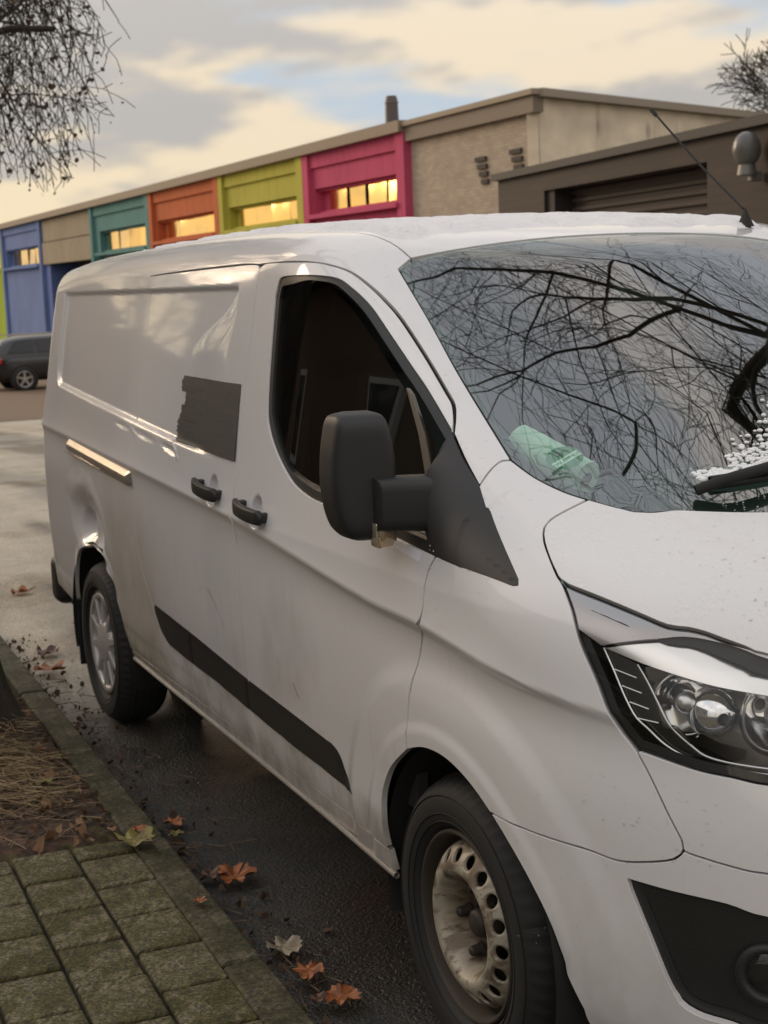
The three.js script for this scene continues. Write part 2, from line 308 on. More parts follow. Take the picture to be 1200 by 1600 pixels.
// ---------------------------------------------------------------- materials of the van
const lin = (r, g, b) => new THREE.Color().setRGB(r, g, b);
const std = (r, g, b, rough = 0.7, metal = 0, more = {}) => new THREE.MeshStandardMaterial({ color: lin(r, g, b), roughness: rough, metalness: metal, side: THREE.DoubleSide, ...more });
const phys = (r, g, b, more) => new THREE.MeshPhysicalMaterial({ color: lin(r, g, b), side: THREE.DoubleSide, ...more });
function dataTex(w, h, fn, srgb = false, rep = null) {
  const a = new Uint8Array(w * h * 4); for (let j = 0; j < h; j++) for (let i = 0; i < w; i++) { const c = fn(i / w, j / h, i, j), k = (j * w + i) * 4; a[k] = c[0]; a[k + 1] = c[1]; a[k + 2] = c[2]; a[k + 3] = c[3] ?? 255; }
  const t = new THREE.DataTexture(a, w, h); t.magFilter = THREE.LinearFilter; t.minFilter = THREE.LinearMipmapLinearFilter; t.generateMipmaps = true; t.wrapS = t.wrapT = THREE.RepeatWrapping; if (srgb) t.colorSpace = THREE.SRGBColorSpace; if (rep) t.repeat.set(...rep); t.needsUpdate = true; return t;
}
const c8 = (v) => Math.max(0, Math.min(255, Math.round(v * 255)));
// road grime: u along the van (x from -4.6 to 1.2), v its height (0 to 2.1)
const sideUV = (w) => [(w[0] + 4.6) / 5.8, w[1] / 2.1];
const grime = dataTex(2048, 768, (u, v) => {
  const x = u * 5.8 - 4.6, y = v * 2.1;
  const f = fbm(x * 9, y * 9, 4), f2 = fbm(x * 40 + 7, y * 26, 3), f3 = fbm(x * 3.1 + 3, y * 2.2 + 9, 4), sp = hash2(Math.round(x * 420), Math.round(y * 420));
  let d = 0;                                                            // brown film of spray, in patches
  d += smoothstep(0.62, 0.36, y + (f - 0.5) * 0.34) * (0.25 + 0.7 * f2) * 0.62;
  d += smoothstep(0.5, 0.1, Math.hypot((x + 2.55) * 0.85, (y - 0.66) * 0.8) + (f3 - 0.5) * 0.35) * (0.3 + 0.6 * f) * 0.5;
  d += smoothstep(0.6, 0.8, f3) * smoothstep(1.2, 0.7, y) * (0.4 + 0.6 * f2) * 0.18;
  d += smoothstep(0.72, 0.9, fbm(x * 60, y * 3, 2)) * smoothstep(1.15, 0.8, y) * 0.07;
  if (sp > 0.9935) d += 0.3 * f2;
  d = Math.min(0.8, d) * (x > 0.05 ? lerp(1, 0.22, smoothstep(0.05, 0.3, x)) : 1);
  const gr = smoothstep(-2.0, -2.9, x) * 0.6;
  const base = [0.868, 0.862, 0.868], dirt = [lerp(0.45, 0.5, gr), lerp(0.41, 0.48, gr), lerp(0.35, 0.36, gr)];
  let c = base.map((b, i) => lerp(b, dirt[i], d));
  const sc = Math.abs(x + 0.95 - (0.722 - y) * 0.84) < 0.0035 && y < 0.725 && y > 0.655 && f2 > 0.42; if (sc) c = [0.55, 0.48, 0.38];   // scratch in the front door
  const rub = Math.hypot((x + 1.62) / 0.16, (y - 0.8 - 0.06 * Math.sin(x * 14)) / 0.014); if (rub < 1 && f2 > 0.5) c = c.map((k, i) => lerp(k, [0.66, 0.6, 0.55][i], 0.5 * (1 - rub)));
  return [c8(c[0]), c8(c[1]), c8(c[2])];
}, true);
const paintLook = { roughness: 0.42, clearcoat: 1, clearcoatRoughness: 0.05, side: THREE.DoubleSide };
const orange = dataTex(256, 256, (u, v) => { const n = c8(0.5 + 0.5 * (fbm(u * 16, v * 16, 3, 16, 16) - 0.5)); return [n, n, n]; });
const paint = new THREE.MeshPhysicalMaterial({ map: grime, ...paintLook });
const paintClean = phys(0.73, 0.725, 0.73, { ...paintLook });
const frostBump = dataTex(512, 512, (u, v) => { const n = fbm(u * 60, v * 60, 3, 60, 60), p = smoothstep(0.45, 0.7, fbm(u * 9, v * 9, 4, 9, 9)); const k = c8(0.5 + (n - 0.5) * (0.25 + 0.75 * p)); return [k, k, k]; });
frostBump.repeat.set(2.4, 2.4);
const hoodPaint = phys(0.735, 0.73, 0.735, { roughness: 0.5, clearcoat: 0.6, clearcoatRoughness: 0.3, bumpMap: frostBump, bumpScale: 0.0022 });
const blackPlastic = std(0.018, 0.018, 0.019, 0.5);
const grainBump = dataTex(256, 256, (u, v) => { const n = c8(fbm(u * 64, v * 64, 2, 64, 64)); return [n, n, n]; }); grainBump.repeat.set(12, 12);
const trimPlastic = std(0.022, 0.021, 0.021, 0.42, 0, { bumpMap: grainBump, bumpScale: 0.0003 });
const glossBlack = phys(0.012, 0.012, 0.012, { roughness: 0.25, clearcoat: 1, clearcoatRoughness: 0.04 });
const rubber = std(0.014, 0.014, 0.014, 0.8);
const seamBlack = std(0.02, 0.02, 0.02, 0.9);
const dark = std(0.03, 0.03, 0.032, 0.85);
const cabinGrey = std(0.022, 0.022, 0.024, 0.85);
const windGlass = phys(0.62, 0.82, 0.72, { transmission: 1, thickness: 0, roughness: 0.0, ior: 2.6 });
const sideGlass = phys(0.16, 0.165, 0.15, { transmission: 1, thickness: 0, roughness: 0.0, ior: 1.5 });
const chrome = std(0.75, 0.75, 0.76, 0.12, 1);
const satinSilver = std(0.6, 0.6, 0.6, 0.32, 1);

// ---------------------------------------------------------------- the van
const van = thing('delivery_van', 'white panel van with taped sliding door and dented rear quarter, parked at the kerb', 'van');
const P = (list) => list.map(([x, y]) => [x, y]);
const doorTop = [[-1.337, 1.866], [-1.3, 1.88], [-1.179, 1.881], [-0.987, 1.876], [-0.9, 1.864], [-0.821, 1.843], [-0.73, 1.805], [-0.645, 1.765], [-0.552, 1.718], [-0.389, 1.63], [-0.249, 1.552], [-0.202, 1.525], [-0.159, 1.494], [-0.126, 1.466]];
const winTop = [[-0.126, 1.463], [-0.282, 1.551], [-0.379, 1.603], [-0.518, 1.677], [-0.663, 1.753], [-0.773, 1.802], [-0.844, 1.827], [-0.921, 1.836], [-1.012, 1.839], [-1.129, 1.837], [-1.16, 1.824], [-1.173, 1.78]];
const winRear = [[-1.173, 1.78], [-1.157, 1.636], [-1.136, 1.483], [-1.106, 1.418], [-1.019, 1.35], [-0.888, 1.288], [-0.764, 1.262], [-0.65, 1.254], [-0.4, 1.24], [-0.178, 1.225], [0.002, 1.213]];
const sailRear = [[0.002, 1.213], [-0.059, 1.277], [-0.099, 1.345], [-0.115, 1.374], [-0.112, 1.419], [-0.126, 1.463]];
const doorFront = [[0.002, 1.213], [-0.026, 1.176], [-0.036, 1.127], [-0.041, 1.078], [-0.094, 0.997], [-0.122, 0.932], [-0.141, 0.86], [-0.157, 0.779], [-0.158, 0.73]];
const archF = [[-0.345, 0.36], [-0.357, 0.41], [-0.361, 0.459], [-0.35, 0.531], [-0.324, 0.588], [-0.265, 0.656], [-0.158, 0.73], [-0.075, 0.757], [0.008, 0.766], [0.081, 0.758], [0.16, 0.731], [0.224, 0.694], [0.284, 0.648], [0.348, 0.585], [0.403, 0.508], [0.444, 0.4], [0.469, 0.33]];
const archR = []; for (let a = -8; a <= 188; a += 7) archR.push([-3.285 + 0.455 * Math.cos(a * Math.PI / 180), 0.37 + 0.39 * Math.sin(a * Math.PI / 180)]);
const SILL = 0.418;
const doorLoop = runs([[[-1.337, SILL], [-1.337, 1.866]], doorTop, winTop, winRear, doorFront, archF.slice(0, 7).reverse().filter((p) => p[1] > SILL + 0.01).concat([[-0.356, SILL]]), [[-0.356, SILL], [-1.337, SILL]]]);
const warpOf = (ch) => { const t = []; for (let k = 0; k <= 40; k++) { const x = lerp(-4.25, 0.78, k / 40), p = ch.to([x, creaseY(x), sideZ(x, creaseY(x))]); if (!t.length || p[0] > t[t.length - 1][0] + 0.01) t.push(p); } return table(t); };
const side = { uvOf: sideUV, warp: warpOf(CH.S) }, sideB = { uvOf: sideUV, warp: warpOf(CH.B) }, sideC = { uvOf: sideUV, warp: warpOf(CH.C) };
const both = (name, geo, mat, parent = van, label) => { const m = part(name, geo, mat, parent, label); part(name, mirrored(geo), mat, parent); return m; };
const stage = () => {};
const frontDoor = both('front_door', panel(CH.S, doorLoop, { step: 0.0085, ...side }), paint);
const slideGap = [[-2.495, 1.866], [-2.5, 1.5], [-2.505, 1.1], [-2.5, 0.95], [-2.46, 0.82], [-2.39, 0.72], [-2.33, 0.64], [-2.3, 0.55], [-2.29, SILL]];
const slideLoop = runs([[[-1.337, SILL], [-1.337, 1.866]], [[-1.337, 1.866], [-1.36, 1.878], [-1.5, 1.88], [-2.06, 1.873], [-2.495, 1.866]], slideGap, [[-2.29, SILL], [-1.337, SILL]]]);
part('sliding_door', panel(CH.S, slideLoop, { step: 0.0066, ...side, gap: 0.0022 }), paint, van);
stage('doors');
// body side in one pressing: quarter panel, roof rail, front pillar
const s3 = (l) => l.map(([x, y]) => onSide(x, y)), t3 = (l) => l.map(([x, z]) => onTop(x, z));
const pillarSeam = [[0.04, 1.366, 0.899], [0.02, 1.4, 0.853], [0.016, 1.413, 0.826], [0.026, 1.414, 0.81]];
const windSide = [[0.026, 1.414, 0.81], [-0.115, 1.493, 0.793], [-0.297, 1.595, 0.77], [-0.5, 1.71, 0.738], [-0.706, 1.822, 0.707], [-0.752, 1.847, 0.7]];
const roofSeam = [[-0.752, 1.847, 0.7], [-0.776, 1.872, 0.65]];
const roofEdge = [[-0.776, 0.65], [-0.866, 0.654], [-0.966, 0.669], [-1.044, 0.693], [-1.127, 0.735], [-1.3, 0.748]];
const bodyLoop = runs3(CH.B, [s3(slideGap.slice().reverse()), s3([[-2.495, 1.866], [-2.06, 1.876], [-1.5, 1.883], [-1.345, 1.878]]), s3(doorTop.slice(1)), s3([[-0.126, 1.466], [-0.04, 1.413], [0.04, 1.366]]), pillarSeam, windSide, roofSeam, t3(roofEdge), t3([[-1.3, 0.748], [-2.2, 0.748], [-3.2, 0.735], [-4.0, 0.72], [-4.2, 0.71]]), s3([[-4.22, 1.88], [-4.262, 1.7], [-4.275, 1.3], [-4.28, 0.9], [-4.28, SILL]]), s3([[-4.28, SILL], [-3.74, SILL]]), s3(archR.filter((p) => p[1] > SILL).reverse()), s3([[-2.84, SILL], [-2.29, SILL]])]);
both('body_side', panel(CH.B, bodyLoop, { step: 0.0066, ...sideB, gap: 0.0022 }), paint);
stage('body side');
// front wing
const hoodGap = [[0.227, 1.341, 0.737], [0.227, 1.32, 0.8], [0.23, 1.307, 0.834], [0.241, 1.294, 0.856], [0.27, 1.272, 0.874], [0.322, 1.242, 0.891], [0.364, 1.215, 0.9]];
const windBot = [[0.026, 1.414, 0.81], [0.101, 1.382, 0.795], [0.174, 1.356, 0.767], [0.227, 1.341, 0.737], [0.294, 1.324, 0.693], [0.333, 1.319, 0.655], [0.469, 1.314, 0.458], [0.53, 1.31, 0.25], [0.55, 1.31, 0]];
const hlTop = [[0.364, 1.215, 0.9], [0.396, 1.203, 0.895], [0.475, 1.182, 0.86], [0.545, 1.16, 0.823], [0.591, 1.143, 0.794], [0.617, 1.14, 0.767], [0.643, 1.133, 0.743], [0.666, 1.123, 0.724], [0.699, 1.109, 0.694], [0.727, 1.095, 0.666], [0.78, 1.07, 0.58], [0.82, 1.05, 0.49]];
const hlBot = [[0.364, 1.215, 0.9], [0.388, 1.201, 0.902], [0.431, 1.162, 0.91], [0.456, 1.127, 0.916], [0.475, 1.098, 0.918], [0.515, 1.036, 0.91], [0.541, 0.975, 0.896], [0.566, 0.936, 0.884], [0.592, 0.91, 0.873]];
const hlLow = [[0.592, 0.91, 0.873], [0.615, 0.906, 0.86], [0.695, 0.888, 0.809], [0.747, 0.881, 0.766], [0.793, 0.872, 0.719], [0.87, 0.865, 0.6], [0.92, 0.86, 0.49]];
const fendBump = [[0.592, 0.908, 0.873], [0.62, 0.865, 0.862], [0.659, 0.794, 0.845], [0.683, 0.75, 0.833], [0.686, 0.732, 0.832], [0.671, 0.712, 0.842], [0.626, 0.696, 0.869], [0.563, 0.684, 0.9], [0.491, 0.692, 0.934], [0.346, 0.692, 0.981], [0.224, 0.694, 0.993]];
const sailFront = [[0.002, 1.213], [0.2, 1.199], [0.285, 1.19], [0.297, 1.192], [0.289, 1.203], [0.149, 1.292], [0.04, 1.366]];
const wingLoop = runs3(CH.C, [pillarSeam, windBot.slice(0, 4), hoodGap, hlBot, fendBump, s3(archF.slice(6, 12).reverse()), s3(doorFront.slice().reverse()), s3([[0.002, 1.213], [-0.03, 1.26], [-0.03, 1.33], [0.04, 1.366]])]);
both('front_wing', panel(CH.C, wingLoop, { step: 0.008, ...sideC }), paint);
stage('wing');
// bonnet, roof, windscreen: whole width
const mir = (l) => l.map(([x, y, z]) => [x, y, -z]).reverse();
const hoodHalf = [windBot.slice(3).reverse(), hoodGap, hlTop, [[0.82, 1.05, 0.49], [0.86, 1.05, 0.25], [0.873, 1.05, 0]]];
const flatT = (l) => l.map(([x, , z]) => onTop(x, z));
const hoodLoop = runs3(CH.T, [...hoodHalf.map(flatT), ...hoodHalf.slice().reverse().map((l) => flatT(mir(l)))]);
const topUV = (w) => [w[0], w[2]];
part('bonnet', panel(CH.T, hoodLoop, { step: 0.013, uvOf: topUV }), hoodPaint, van);
const header = [[-0.776, 0.65], [-0.752, 0.52], [-0.735, 0.35], [-0.728, 0.15], [-0.727, 0]];
const roofHalf = [header.slice().reverse(), roofEdge, [[-1.3, 0.748], [-2.2, 0.748], [-3.2, 0.735], [-4.0, 0.72], [-4.2, 0.71]], [[-4.2, 0.71], [-4.235, 0]]];
const m2 = (l) => l.map(([x, z]) => [x, -z]).reverse();
const roofLoop = runs3(CH.T, [...roofHalf.map(t3), ...roofHalf.slice().reverse().map((l) => t3(m2(l)))], 0.04);
part('roof', panel(CH.T, roofLoop, { step: 0.03, uvOf: topUV }), paintClean, van);
const glassTop = [[-0.752, 1.847, 0.7], [-0.765, 1.868, 0.66], ...header.slice(1).map(([x, z]) => onTop(x, z))];
const windHalf = [glassTop.slice().reverse(), windSide.slice().reverse(), windBot];
const windLoop = runs3(CH.W, [...windHalf, ...windHalf.slice().reverse().map(mir)], 0.03);
const windscreen = part('windscreen', panel(CH.W, windLoop, { step: 0.03, lift: -0.003, skirt: 0 }), windGlass, van, 'windscreen mirroring bare branches');
// black ceramic border behind the glass
const wl = area(windLoop) < 0 ? windLoop.slice().reverse() : windLoop;
const low = CH.W.to([0.3, 1.33, 0])[1];
const fritIn = inset(wl, 0.026).map((q) => { const k = smoothstep(low + 0.16, low - 0.2, q[1]); return [q[0] * (1 - 0.03 * k), q[1] + k * 0.085]; });
part('windscreen_border', panel(CH.W, windLoop, { step: 0.03, lift: -0.009, skirt: 0, holes: [fritIn], gap: 0.001 }), std(0.012, 0.012, 0.012, 0.6), van);
stage('tops');
// rear end
const rearLoop = runs([[[-0.7, 0.5], [0.7, 0.5]].map(([z, y]) => CH.R.to([-4.3, y, z])), [[0.7, 0.5], [0.86, 0.6], [0.86, 1.2], [0.8, 1.7], [0.7, 1.86]].map(([z, y]) => CH.R.to([-4.3, y, z])), [[0.7, 1.86], [0, 1.9], [-0.7, 1.86]].map(([z, y]) => CH.R.to([-4.3, y, z])), [[-0.7, 1.86], [-0.8, 1.7], [-0.86, 1.2], [-0.86, 0.6], [-0.7, 0.5]].map(([z, y]) => CH.R.to([-4.3, y, z]))], 0.05);
part('rear_door', panel(CH.R, rearLoop, { step: 0.04 }), paintClean, van);
part('rear_bumper', rbox(0.16, 0.24, 1.86, 0.05, -4.3, 0.45, 0), blackPlastic, van);
// bumper, its upper strip, black corner inserts
const bumpUp = [[0.686, 0.73, 0.832], [0.752, 0.716, 0.783], [0.808, 0.708, 0.732], [0.9, 0.702, 0.56], [0.94, 0.7, 0.47]];
const stripLoop = runs3(CH.C, [hlLow, [[0.92, 0.86, 0.49], [0.94, 0.7, 0.47]], bumpUp.slice().reverse(), fendBump.slice(0, 5).reverse()]);
both('bumper_upper', panel(CH.C, stripLoop, { step: 0.012, uvOf: sideUV }), paint);
const insertTop = [[0.586, 0.651, 0.889], [0.661, 0.646, 0.848], [0.753, 0.639, 0.784], [0.809, 0.623, 0.732], [0.9, 0.61, 0.55], [0.93, 0.605, 0.45]];
const insertLow = [[0.93, 0.36, 0.45], [0.9, 0.365, 0.55], [0.797, 0.382, 0.723], [0.75, 0.398, 0.77], [0.695, 0.408, 0.813], [0.661, 0.439, 0.838], [0.626, 0.537, 0.865], [0.592, 0.63, 0.888], [0.586, 0.651, 0.889]];
const insertLoop = runs3(CH.C, [insertTop, [[0.93, 0.605, 0.45], [0.93, 0.36, 0.45]], insertLow]);
const bumpLoop = runs3(CH.C, [fendBump.slice(4), s3(archF.slice(11)), [[0.469, 0.33, 0.92], [0.5, 0.29, 0.9], [0.7, 0.265, 0.79], [0.85, 0.262, 0.6], [0.95, 0.262, 0.3], [0.98, 0.262, 0]], [[0.98, 0.262, 0], [1.03, 0.69, 0]], [[1.03, 0.69, 0], [0.985, 0.695, 0.3], [0.94, 0.7, 0.47]], bumpUp.slice().reverse()]);
both('front_bumper', panel(CH.C, bumpLoop, { step: 0.011, uvOf: sideUV, holes: [insertLoop], dome: (d, w) => 0.007 * smoothstep(0.44, 0.41, w[1] - 0.03 * (w[0] - 0.5)) * smoothstep(0.27, 0.3, w[1]) }), paint);
both('bumper_insert', panel(CH.C, insertLoop, { step: 0.012, gap: -0.004, lift: -0.012, dome: (d) => -0.02 * smoothstep(0.005, 0.09, d), skirt: 0 }), trimPlastic, van, 'black textured bumper corner with fog lamp');
stage('bumper');
// grille
const grille = part('grille', box(0.02, 0.36, 0.94, 0.93, 0.88, 0), dark, van);
for (let k = 0; k < 4; k++) part('grille_bar', rbox(0.05, 0.035, 0.94 - k * 0.03, 0.012, 0.955 - k * 0.012, 0.74 + k * 0.085, 0), k === 2 ? chrome : blackPlastic, grille);
// seals behind the panel gaps
function strip(ch, pts, w, lift) { const l = runs3(ch, [pts]), a = [], b = []; l.push(ch.to(pts[pts.length - 1])); l.forEach((q, i) => { const p = l[Math.max(0, i - 1)], n = l[Math.min(l.length - 1, i + 1)], d = [n[0] - p[0], n[1] - p[1]], m = Math.hypot(...d) || 1; a.push([q[0] - d[1] / m * w, q[1] + d[0] / m * w]); b.push([q[0] + d[1] / m * w, q[1] - d[0] / m * w]); }); return panel(ch, [...a, ...b.reverse()], { step: 0.03, gap: 0, lift, skirt: 0 }); }
const seals = [[CH.S, s3([[-1.337, SILL], [-1.337, 0.9], [-1.337, 1.4], [-1.337, 1.88]])], [CH.S, s3(slideGap)], [CH.B, s3([[-2.5, 1.867], [-2.06, 1.872], [-1.5, 1.876], [-1.345, 1.876]])], [CH.B, s3(doorTop)], [CH.S, s3(doorFront)], [CH.S, s3([[-2.3, SILL], [-1.3, SILL], [-0.37, SILL]])], [CH.C, pillarSeam], [CH.C, hoodGap], [CH.C, hlBot], [CH.C, hlLow], [CH.T, flatT(hlTop)], [CH.C, fendBump], [CH.C, bumpUp], [CH.B, t3(roofEdge)], [CH.B, t3([[-1.3, 0.748], [-2.2, 0.748], [-3.2, 0.735], [-4.0, 0.72]])], [CH.B, roofSeam], [CH.B, windSide], [CH.C, windBot.slice(0, 6)], [CH.C, insertLow], [CH.C, insertTop]];
both('panel_seal', mergeGeometries(seals.map(([c, p]) => strip(c, p, 0.018, -0.013))), seamBlack);
stage('seals');
// door window
const winLoop = runs([winTop, winRear, sailRear]);
const winCCW = area(winLoop) < 0 ? winLoop.slice().reverse() : winLoop;
both('window_seal', panel(CH.S, winLoop, { step: 0.02, gap: -0.002, lift: -0.005, skirt: 0.028, holes: [inset(winCCW, 0.007).map((q, i) => { const o = inset(winCCW, 0.02)[i], t = Math.max(smoothstep(-0.95, -1.1, q[0]), smoothstep(1.32, 1.27, q[1])); return [lerp(q[0], o[0], t), lerp(q[1], o[1], t)]; })] }), std(0.012, 0.012, 0.012, 0.45));
const paneZ = (x, y, z) => z - sideZ(x, y) + 0.014 + 0.022 * smoothstep(-1.0, -0.5, x);
both('door_window', panel(CH.S, inset(winCCW, 0.008), { step: 0.04, skirt: 0, g: paneZ }), sideGlass, van, 'dark front door window');
both('window_divider', panel(CH.S, [[-0.305, 1.562], [-0.212, 1.46], [-0.16, 1.38], [-0.1, 1.24], [-0.075, 1.24], [-0.128, 1.38], [-0.185, 1.462], [-0.275, 1.548]], { step: 0.02, lift: 0.004, skirt: 0.01, gap: 0, g: paneZ }), std(0.1, 0.085, 0.07, 0.45), van);
// mirror foot: triangular black panel running down on to the wing
const sailLoop = runs([sailFront, [[0.04, 1.366], [-0.04, 1.41], [-0.126, 1.463]], sailRear.slice().reverse()]);
const ridge = table([[-0.13, 1.385], [-0.06, 1.372], [0.02, 1.335], [0.1, 1.285], [0.18, 1.24], [0.29, 1.2]]);
both('mirror_foot', panel(CH.S, sailLoop, { step: 0.008, gap: 0.0005, lift: 0.001, bevel: 0.004, skirt: 0.012, dome: (d, w) => { const s = w[1] - ridge(w[0]); return 0.005 * smoothstep(0, 0.01, d) + 0.024 * smoothstep(0.0, 0.035, d) * (s < 0 ? Math.max(0, 1 + s / 0.1) : Math.max(0.25, 1 - s / 0.09)); } }), blackPlastic, van, 'black triangular mirror foot');
// mouldings on the doors
const trimTop = table([[-2.33, 0.688], [-1.888, 0.664], [-1.34, 0.628], [-1.0, 0.613], [-0.67, 0.597]]), trimBot = table([[-2.2, 0.564], [-2.0, 0.555], [-1.66, 0.545], [-1.3, 0.525], [-1.04, 0.512], [-0.8, 0.504], [-0.54, 0.497]]);
const tt = (a, b) => { const o = []; for (let k = 0; k <= 8; k++) { const x = lerp(a, b, k / 8); o.push([x, trimTop(x)]); } return o; }, tb = (a, b) => { const o = []; for (let k = 0; k <= 8; k++) { const x = lerp(a, b, k / 8); o.push([x, trimBot(x)]); } return o; };
const trimOpt = { step: 0.01, gap: 0.001, lift: 0.001, bevel: 0.003, skirt: 0.008, dome: (d) => 0.011 * Math.sqrt(Math.min(1, d / 0.014)) };
both('door_moulding', panel(CH.S, runs([tt(-2.325, -1.89), [[-1.89, trimTop(-1.89)], [-1.89, trimBot(-1.89)]], tb(-1.89, -2.17), [[-2.17, 0.562], [-2.245, 0.594], [-2.29, 0.637], [-2.325, 0.688]]]), trimOpt), trimPlastic);
both('door_moulding', panel(CH.S, runs([tt(-1.888, -1.342), [[-1.342, trimTop(-1.342)], [-1.342, trimBot(-1.342)]], tb(-1.342, -1.888), [[-1.888, trimBot(-1.888)], [-1.888, trimTop(-1.888)]]]), trimOpt), trimPlastic);
both('door_moulding', panel(CH.S, runs([tt(-1.332, -0.7), [[-0.7, 0.6], [-0.66, 0.592], [-0.632, 0.574], [-0.605, 0.537], [-0.55, 0.496]], tb(-0.55, -1.332), [[-1.332, trimBot(-1.332)], [-1.332, trimTop(-1.332)]]]), trimOpt), trimPlastic);
// sill
both('sill', panel(CH.S, runs([[[-2.86, SILL - 0.004], [-0.356, SILL - 0.004]], [[-0.356, SILL - 0.004], [-0.347, 0.352]], [[-0.347, 0.352], [-0.9, 0.352], [-1.4, 0.364], [-2.3, 0.378], [-2.8, 0.384]], [[-2.8, 0.384], [-2.86, SILL - 0.004]]]), { step: 0.014, lift: -0.004, ...side }), paint);
const lipPts = [[-0.34, 0.348], [-0.9, 0.348], [-1.4, 0.36], [-2.3, 0.374], [-2.8, 0.38]].map(([x, y]) => [x, y, sideZ(x, y) - 0.004]);
both('sill_flange', tube(lipPts, 0.0085, 60, 8), phys(0.5, 0.46, 0.41, { roughness: 0.5, bumpMap: grainBump, bumpScale: 0.002, clearcoat: 0.2 }));
part('underbody', merge([box(4.5, 0.06, 1.74, -1.95, 0.37, 0), box(4.2, 0.1, 0.5, -1.6, 0.32, 0), box(0.12, 0.12, 1.5, 0, 0.33, 0), box(0.12, 0.12, 1.5, -WB, 0.33, 0), box(0.5, 0.14, 1.1, 0.4, 0.34, 0)]), dark, van);
for (const [ax, rx, ry] of [[0.02, 0.41, 0.4], [-3.285, 0.47, 0.41]]) {
  const arch = new THREE.CylinderGeometry(1, 1, 0.36, 40, 1, true, -Math.PI * 0.6, Math.PI * 1.2).rotateX(-Math.PI / 2).rotateZ(Math.PI * 0).scale(rx, ry, 1).translate(ax, 0.365, 0.785);
  const wall = new THREE.CircleGeometry(1, 40).scale(rx, ry, 1).translate(ax, 0.365, 0.606);
  both('wheel_arch_liner', mergeGeometries([arch, wall]), std(0.012, 0.012, 0.012, 0.9));
}
stage('trims');
// sliding door rail in the quarter panel
{
  const a = [-3.55, 1.172], b = [-2.505, 1.13], rows = [[0.029, 0.001], [0.026, 0.006], [0.008, 0.02], [-0.002, 0.021], [-0.016, 0.02], [-0.02, 0.012], [-0.027, 0.012], [-0.028, 0.001]];
  const n = 40, pos = [], idx = [];
  for (let i = 0; i <= n; i++) { const t = i / n, x = lerp(a[0], b[0], t), y = lerp(a[1], b[1], t), e = smoothstep(0, 0.012, Math.min(t, 1 - t) + 0.002); for (const [dy, dz] of rows) pos.push(x, y + dy, sideZ(x, y) + dz * e); }
  const m = rows.length; for (let i = 0; i < n; i++) for (let k = 0; k < m - 1; k++) { const q = i * m + k; idx.push(q, q + 1, q + m, q + 1, q + m + 1, q + m); }
  let g = new THREE.BufferGeometry(); g.setAttribute('position', new THREE.Float32BufferAttribute(pos, 3)); g.setIndex(idx); g = g.toNonIndexed(); g.computeVertexNormals(); g.setAttribute('uv', new THREE.Float32BufferAttribute(new Float32Array(g.attributes.position.count * 2), 2)); g.setIndex([...Array(g.attributes.position.count).keys()]);
  part('slide_rail', g, std(0.55, 0.5, 0.43, 0.3, 0.85), van);
  const slot = box(1.06, 0.004, 0.004); slot.rotateZ(-0.04); part('rail_groove', slot.translate((a[0] + b[0]) / 2, 1.124, sideZ(-3, 1.12) + 0.012), chrome, van);
}
// handles
for (const [hx, hy, tilt, dx0, dx1] of [[HANDLES[0][0], 1.194, -0.07, -0.115, 0.095], [HANDLES[1][0], 1.174, -0.06, -0.115, 0.1]]) {
  const n = 20, m = 14, pos = [], idx = []; const z0 = sideZ(hx - 0.13, hy) - 0.004;
  for (let i = 0; i <= n; i++) { const t = i / n, x = lerp(dx0, dx1, t), end = Math.min(t, 1 - t) / 0.16, cap = Math.sqrt(Math.min(1, Math.max(0, 1 - (1 - Math.min(1, end * 3)) ** 2))) , out = 0.04 * Math.sin(Math.PI * Math.min(1, Math.max(0, 0.12 + 0.76 * t))) ** 0.5, hh = (0.021 + 0.004 * smoothstep(0.3, 0.0, t)) * Math.max(0.35, cap), hz = 0.011 * Math.max(0.5, cap);
    for (let k = 0; k < m; k++) { const a = k / m * 2 * Math.PI, c = Math.cos(a), s = Math.sin(a), p = 0.55; pos.push(hx + x, hy + x * tilt + Math.sign(s) * Math.abs(s) ** p * hh, z0 + out + Math.sign(c) * Math.abs(c) ** p * hz); } }
  for (let i = 0; i < n; i++) for (let k = 0; k < m; k++) { const a = i * m + k, b = i * m + (k + 1) % m; idx.push(a, a + m, b, b, a + m, b + m); }
  for (let k = 1; k < m - 1; k++) { idx.push(0, k, k + 1, n * m, n * m + k + 1, n * m + k); }
  const g = new THREE.BufferGeometry(); g.setAttribute('position', new THREE.Float32BufferAttribute(pos, 3)); g.setIndex(idx); g.computeVertexNormals(); g.setAttribute('uv', new THREE.Float32BufferAttribute(new Float32Array(pos.length / 3 * 2), 2));
  part('door_handle', mergeGeometries([g, (() => { const c = rbox(0.03, 0.034, 0.034, 0.008, hx + dx0 + 0.018, hy + 0.008, z0 + 0.014).toNonIndexed(); c.setIndex([...Array(c.attributes.position.count).keys()]); return c; })(), (() => { const c = rbox(0.026, 0.03, 0.03, 0.008, hx + dx1 - 0.016, hy - 0.006, z0 + 0.012).toNonIndexed(); c.setIndex([...Array(c.attributes.position.count).keys()]); return c; })()]), blackPlastic, van);
}
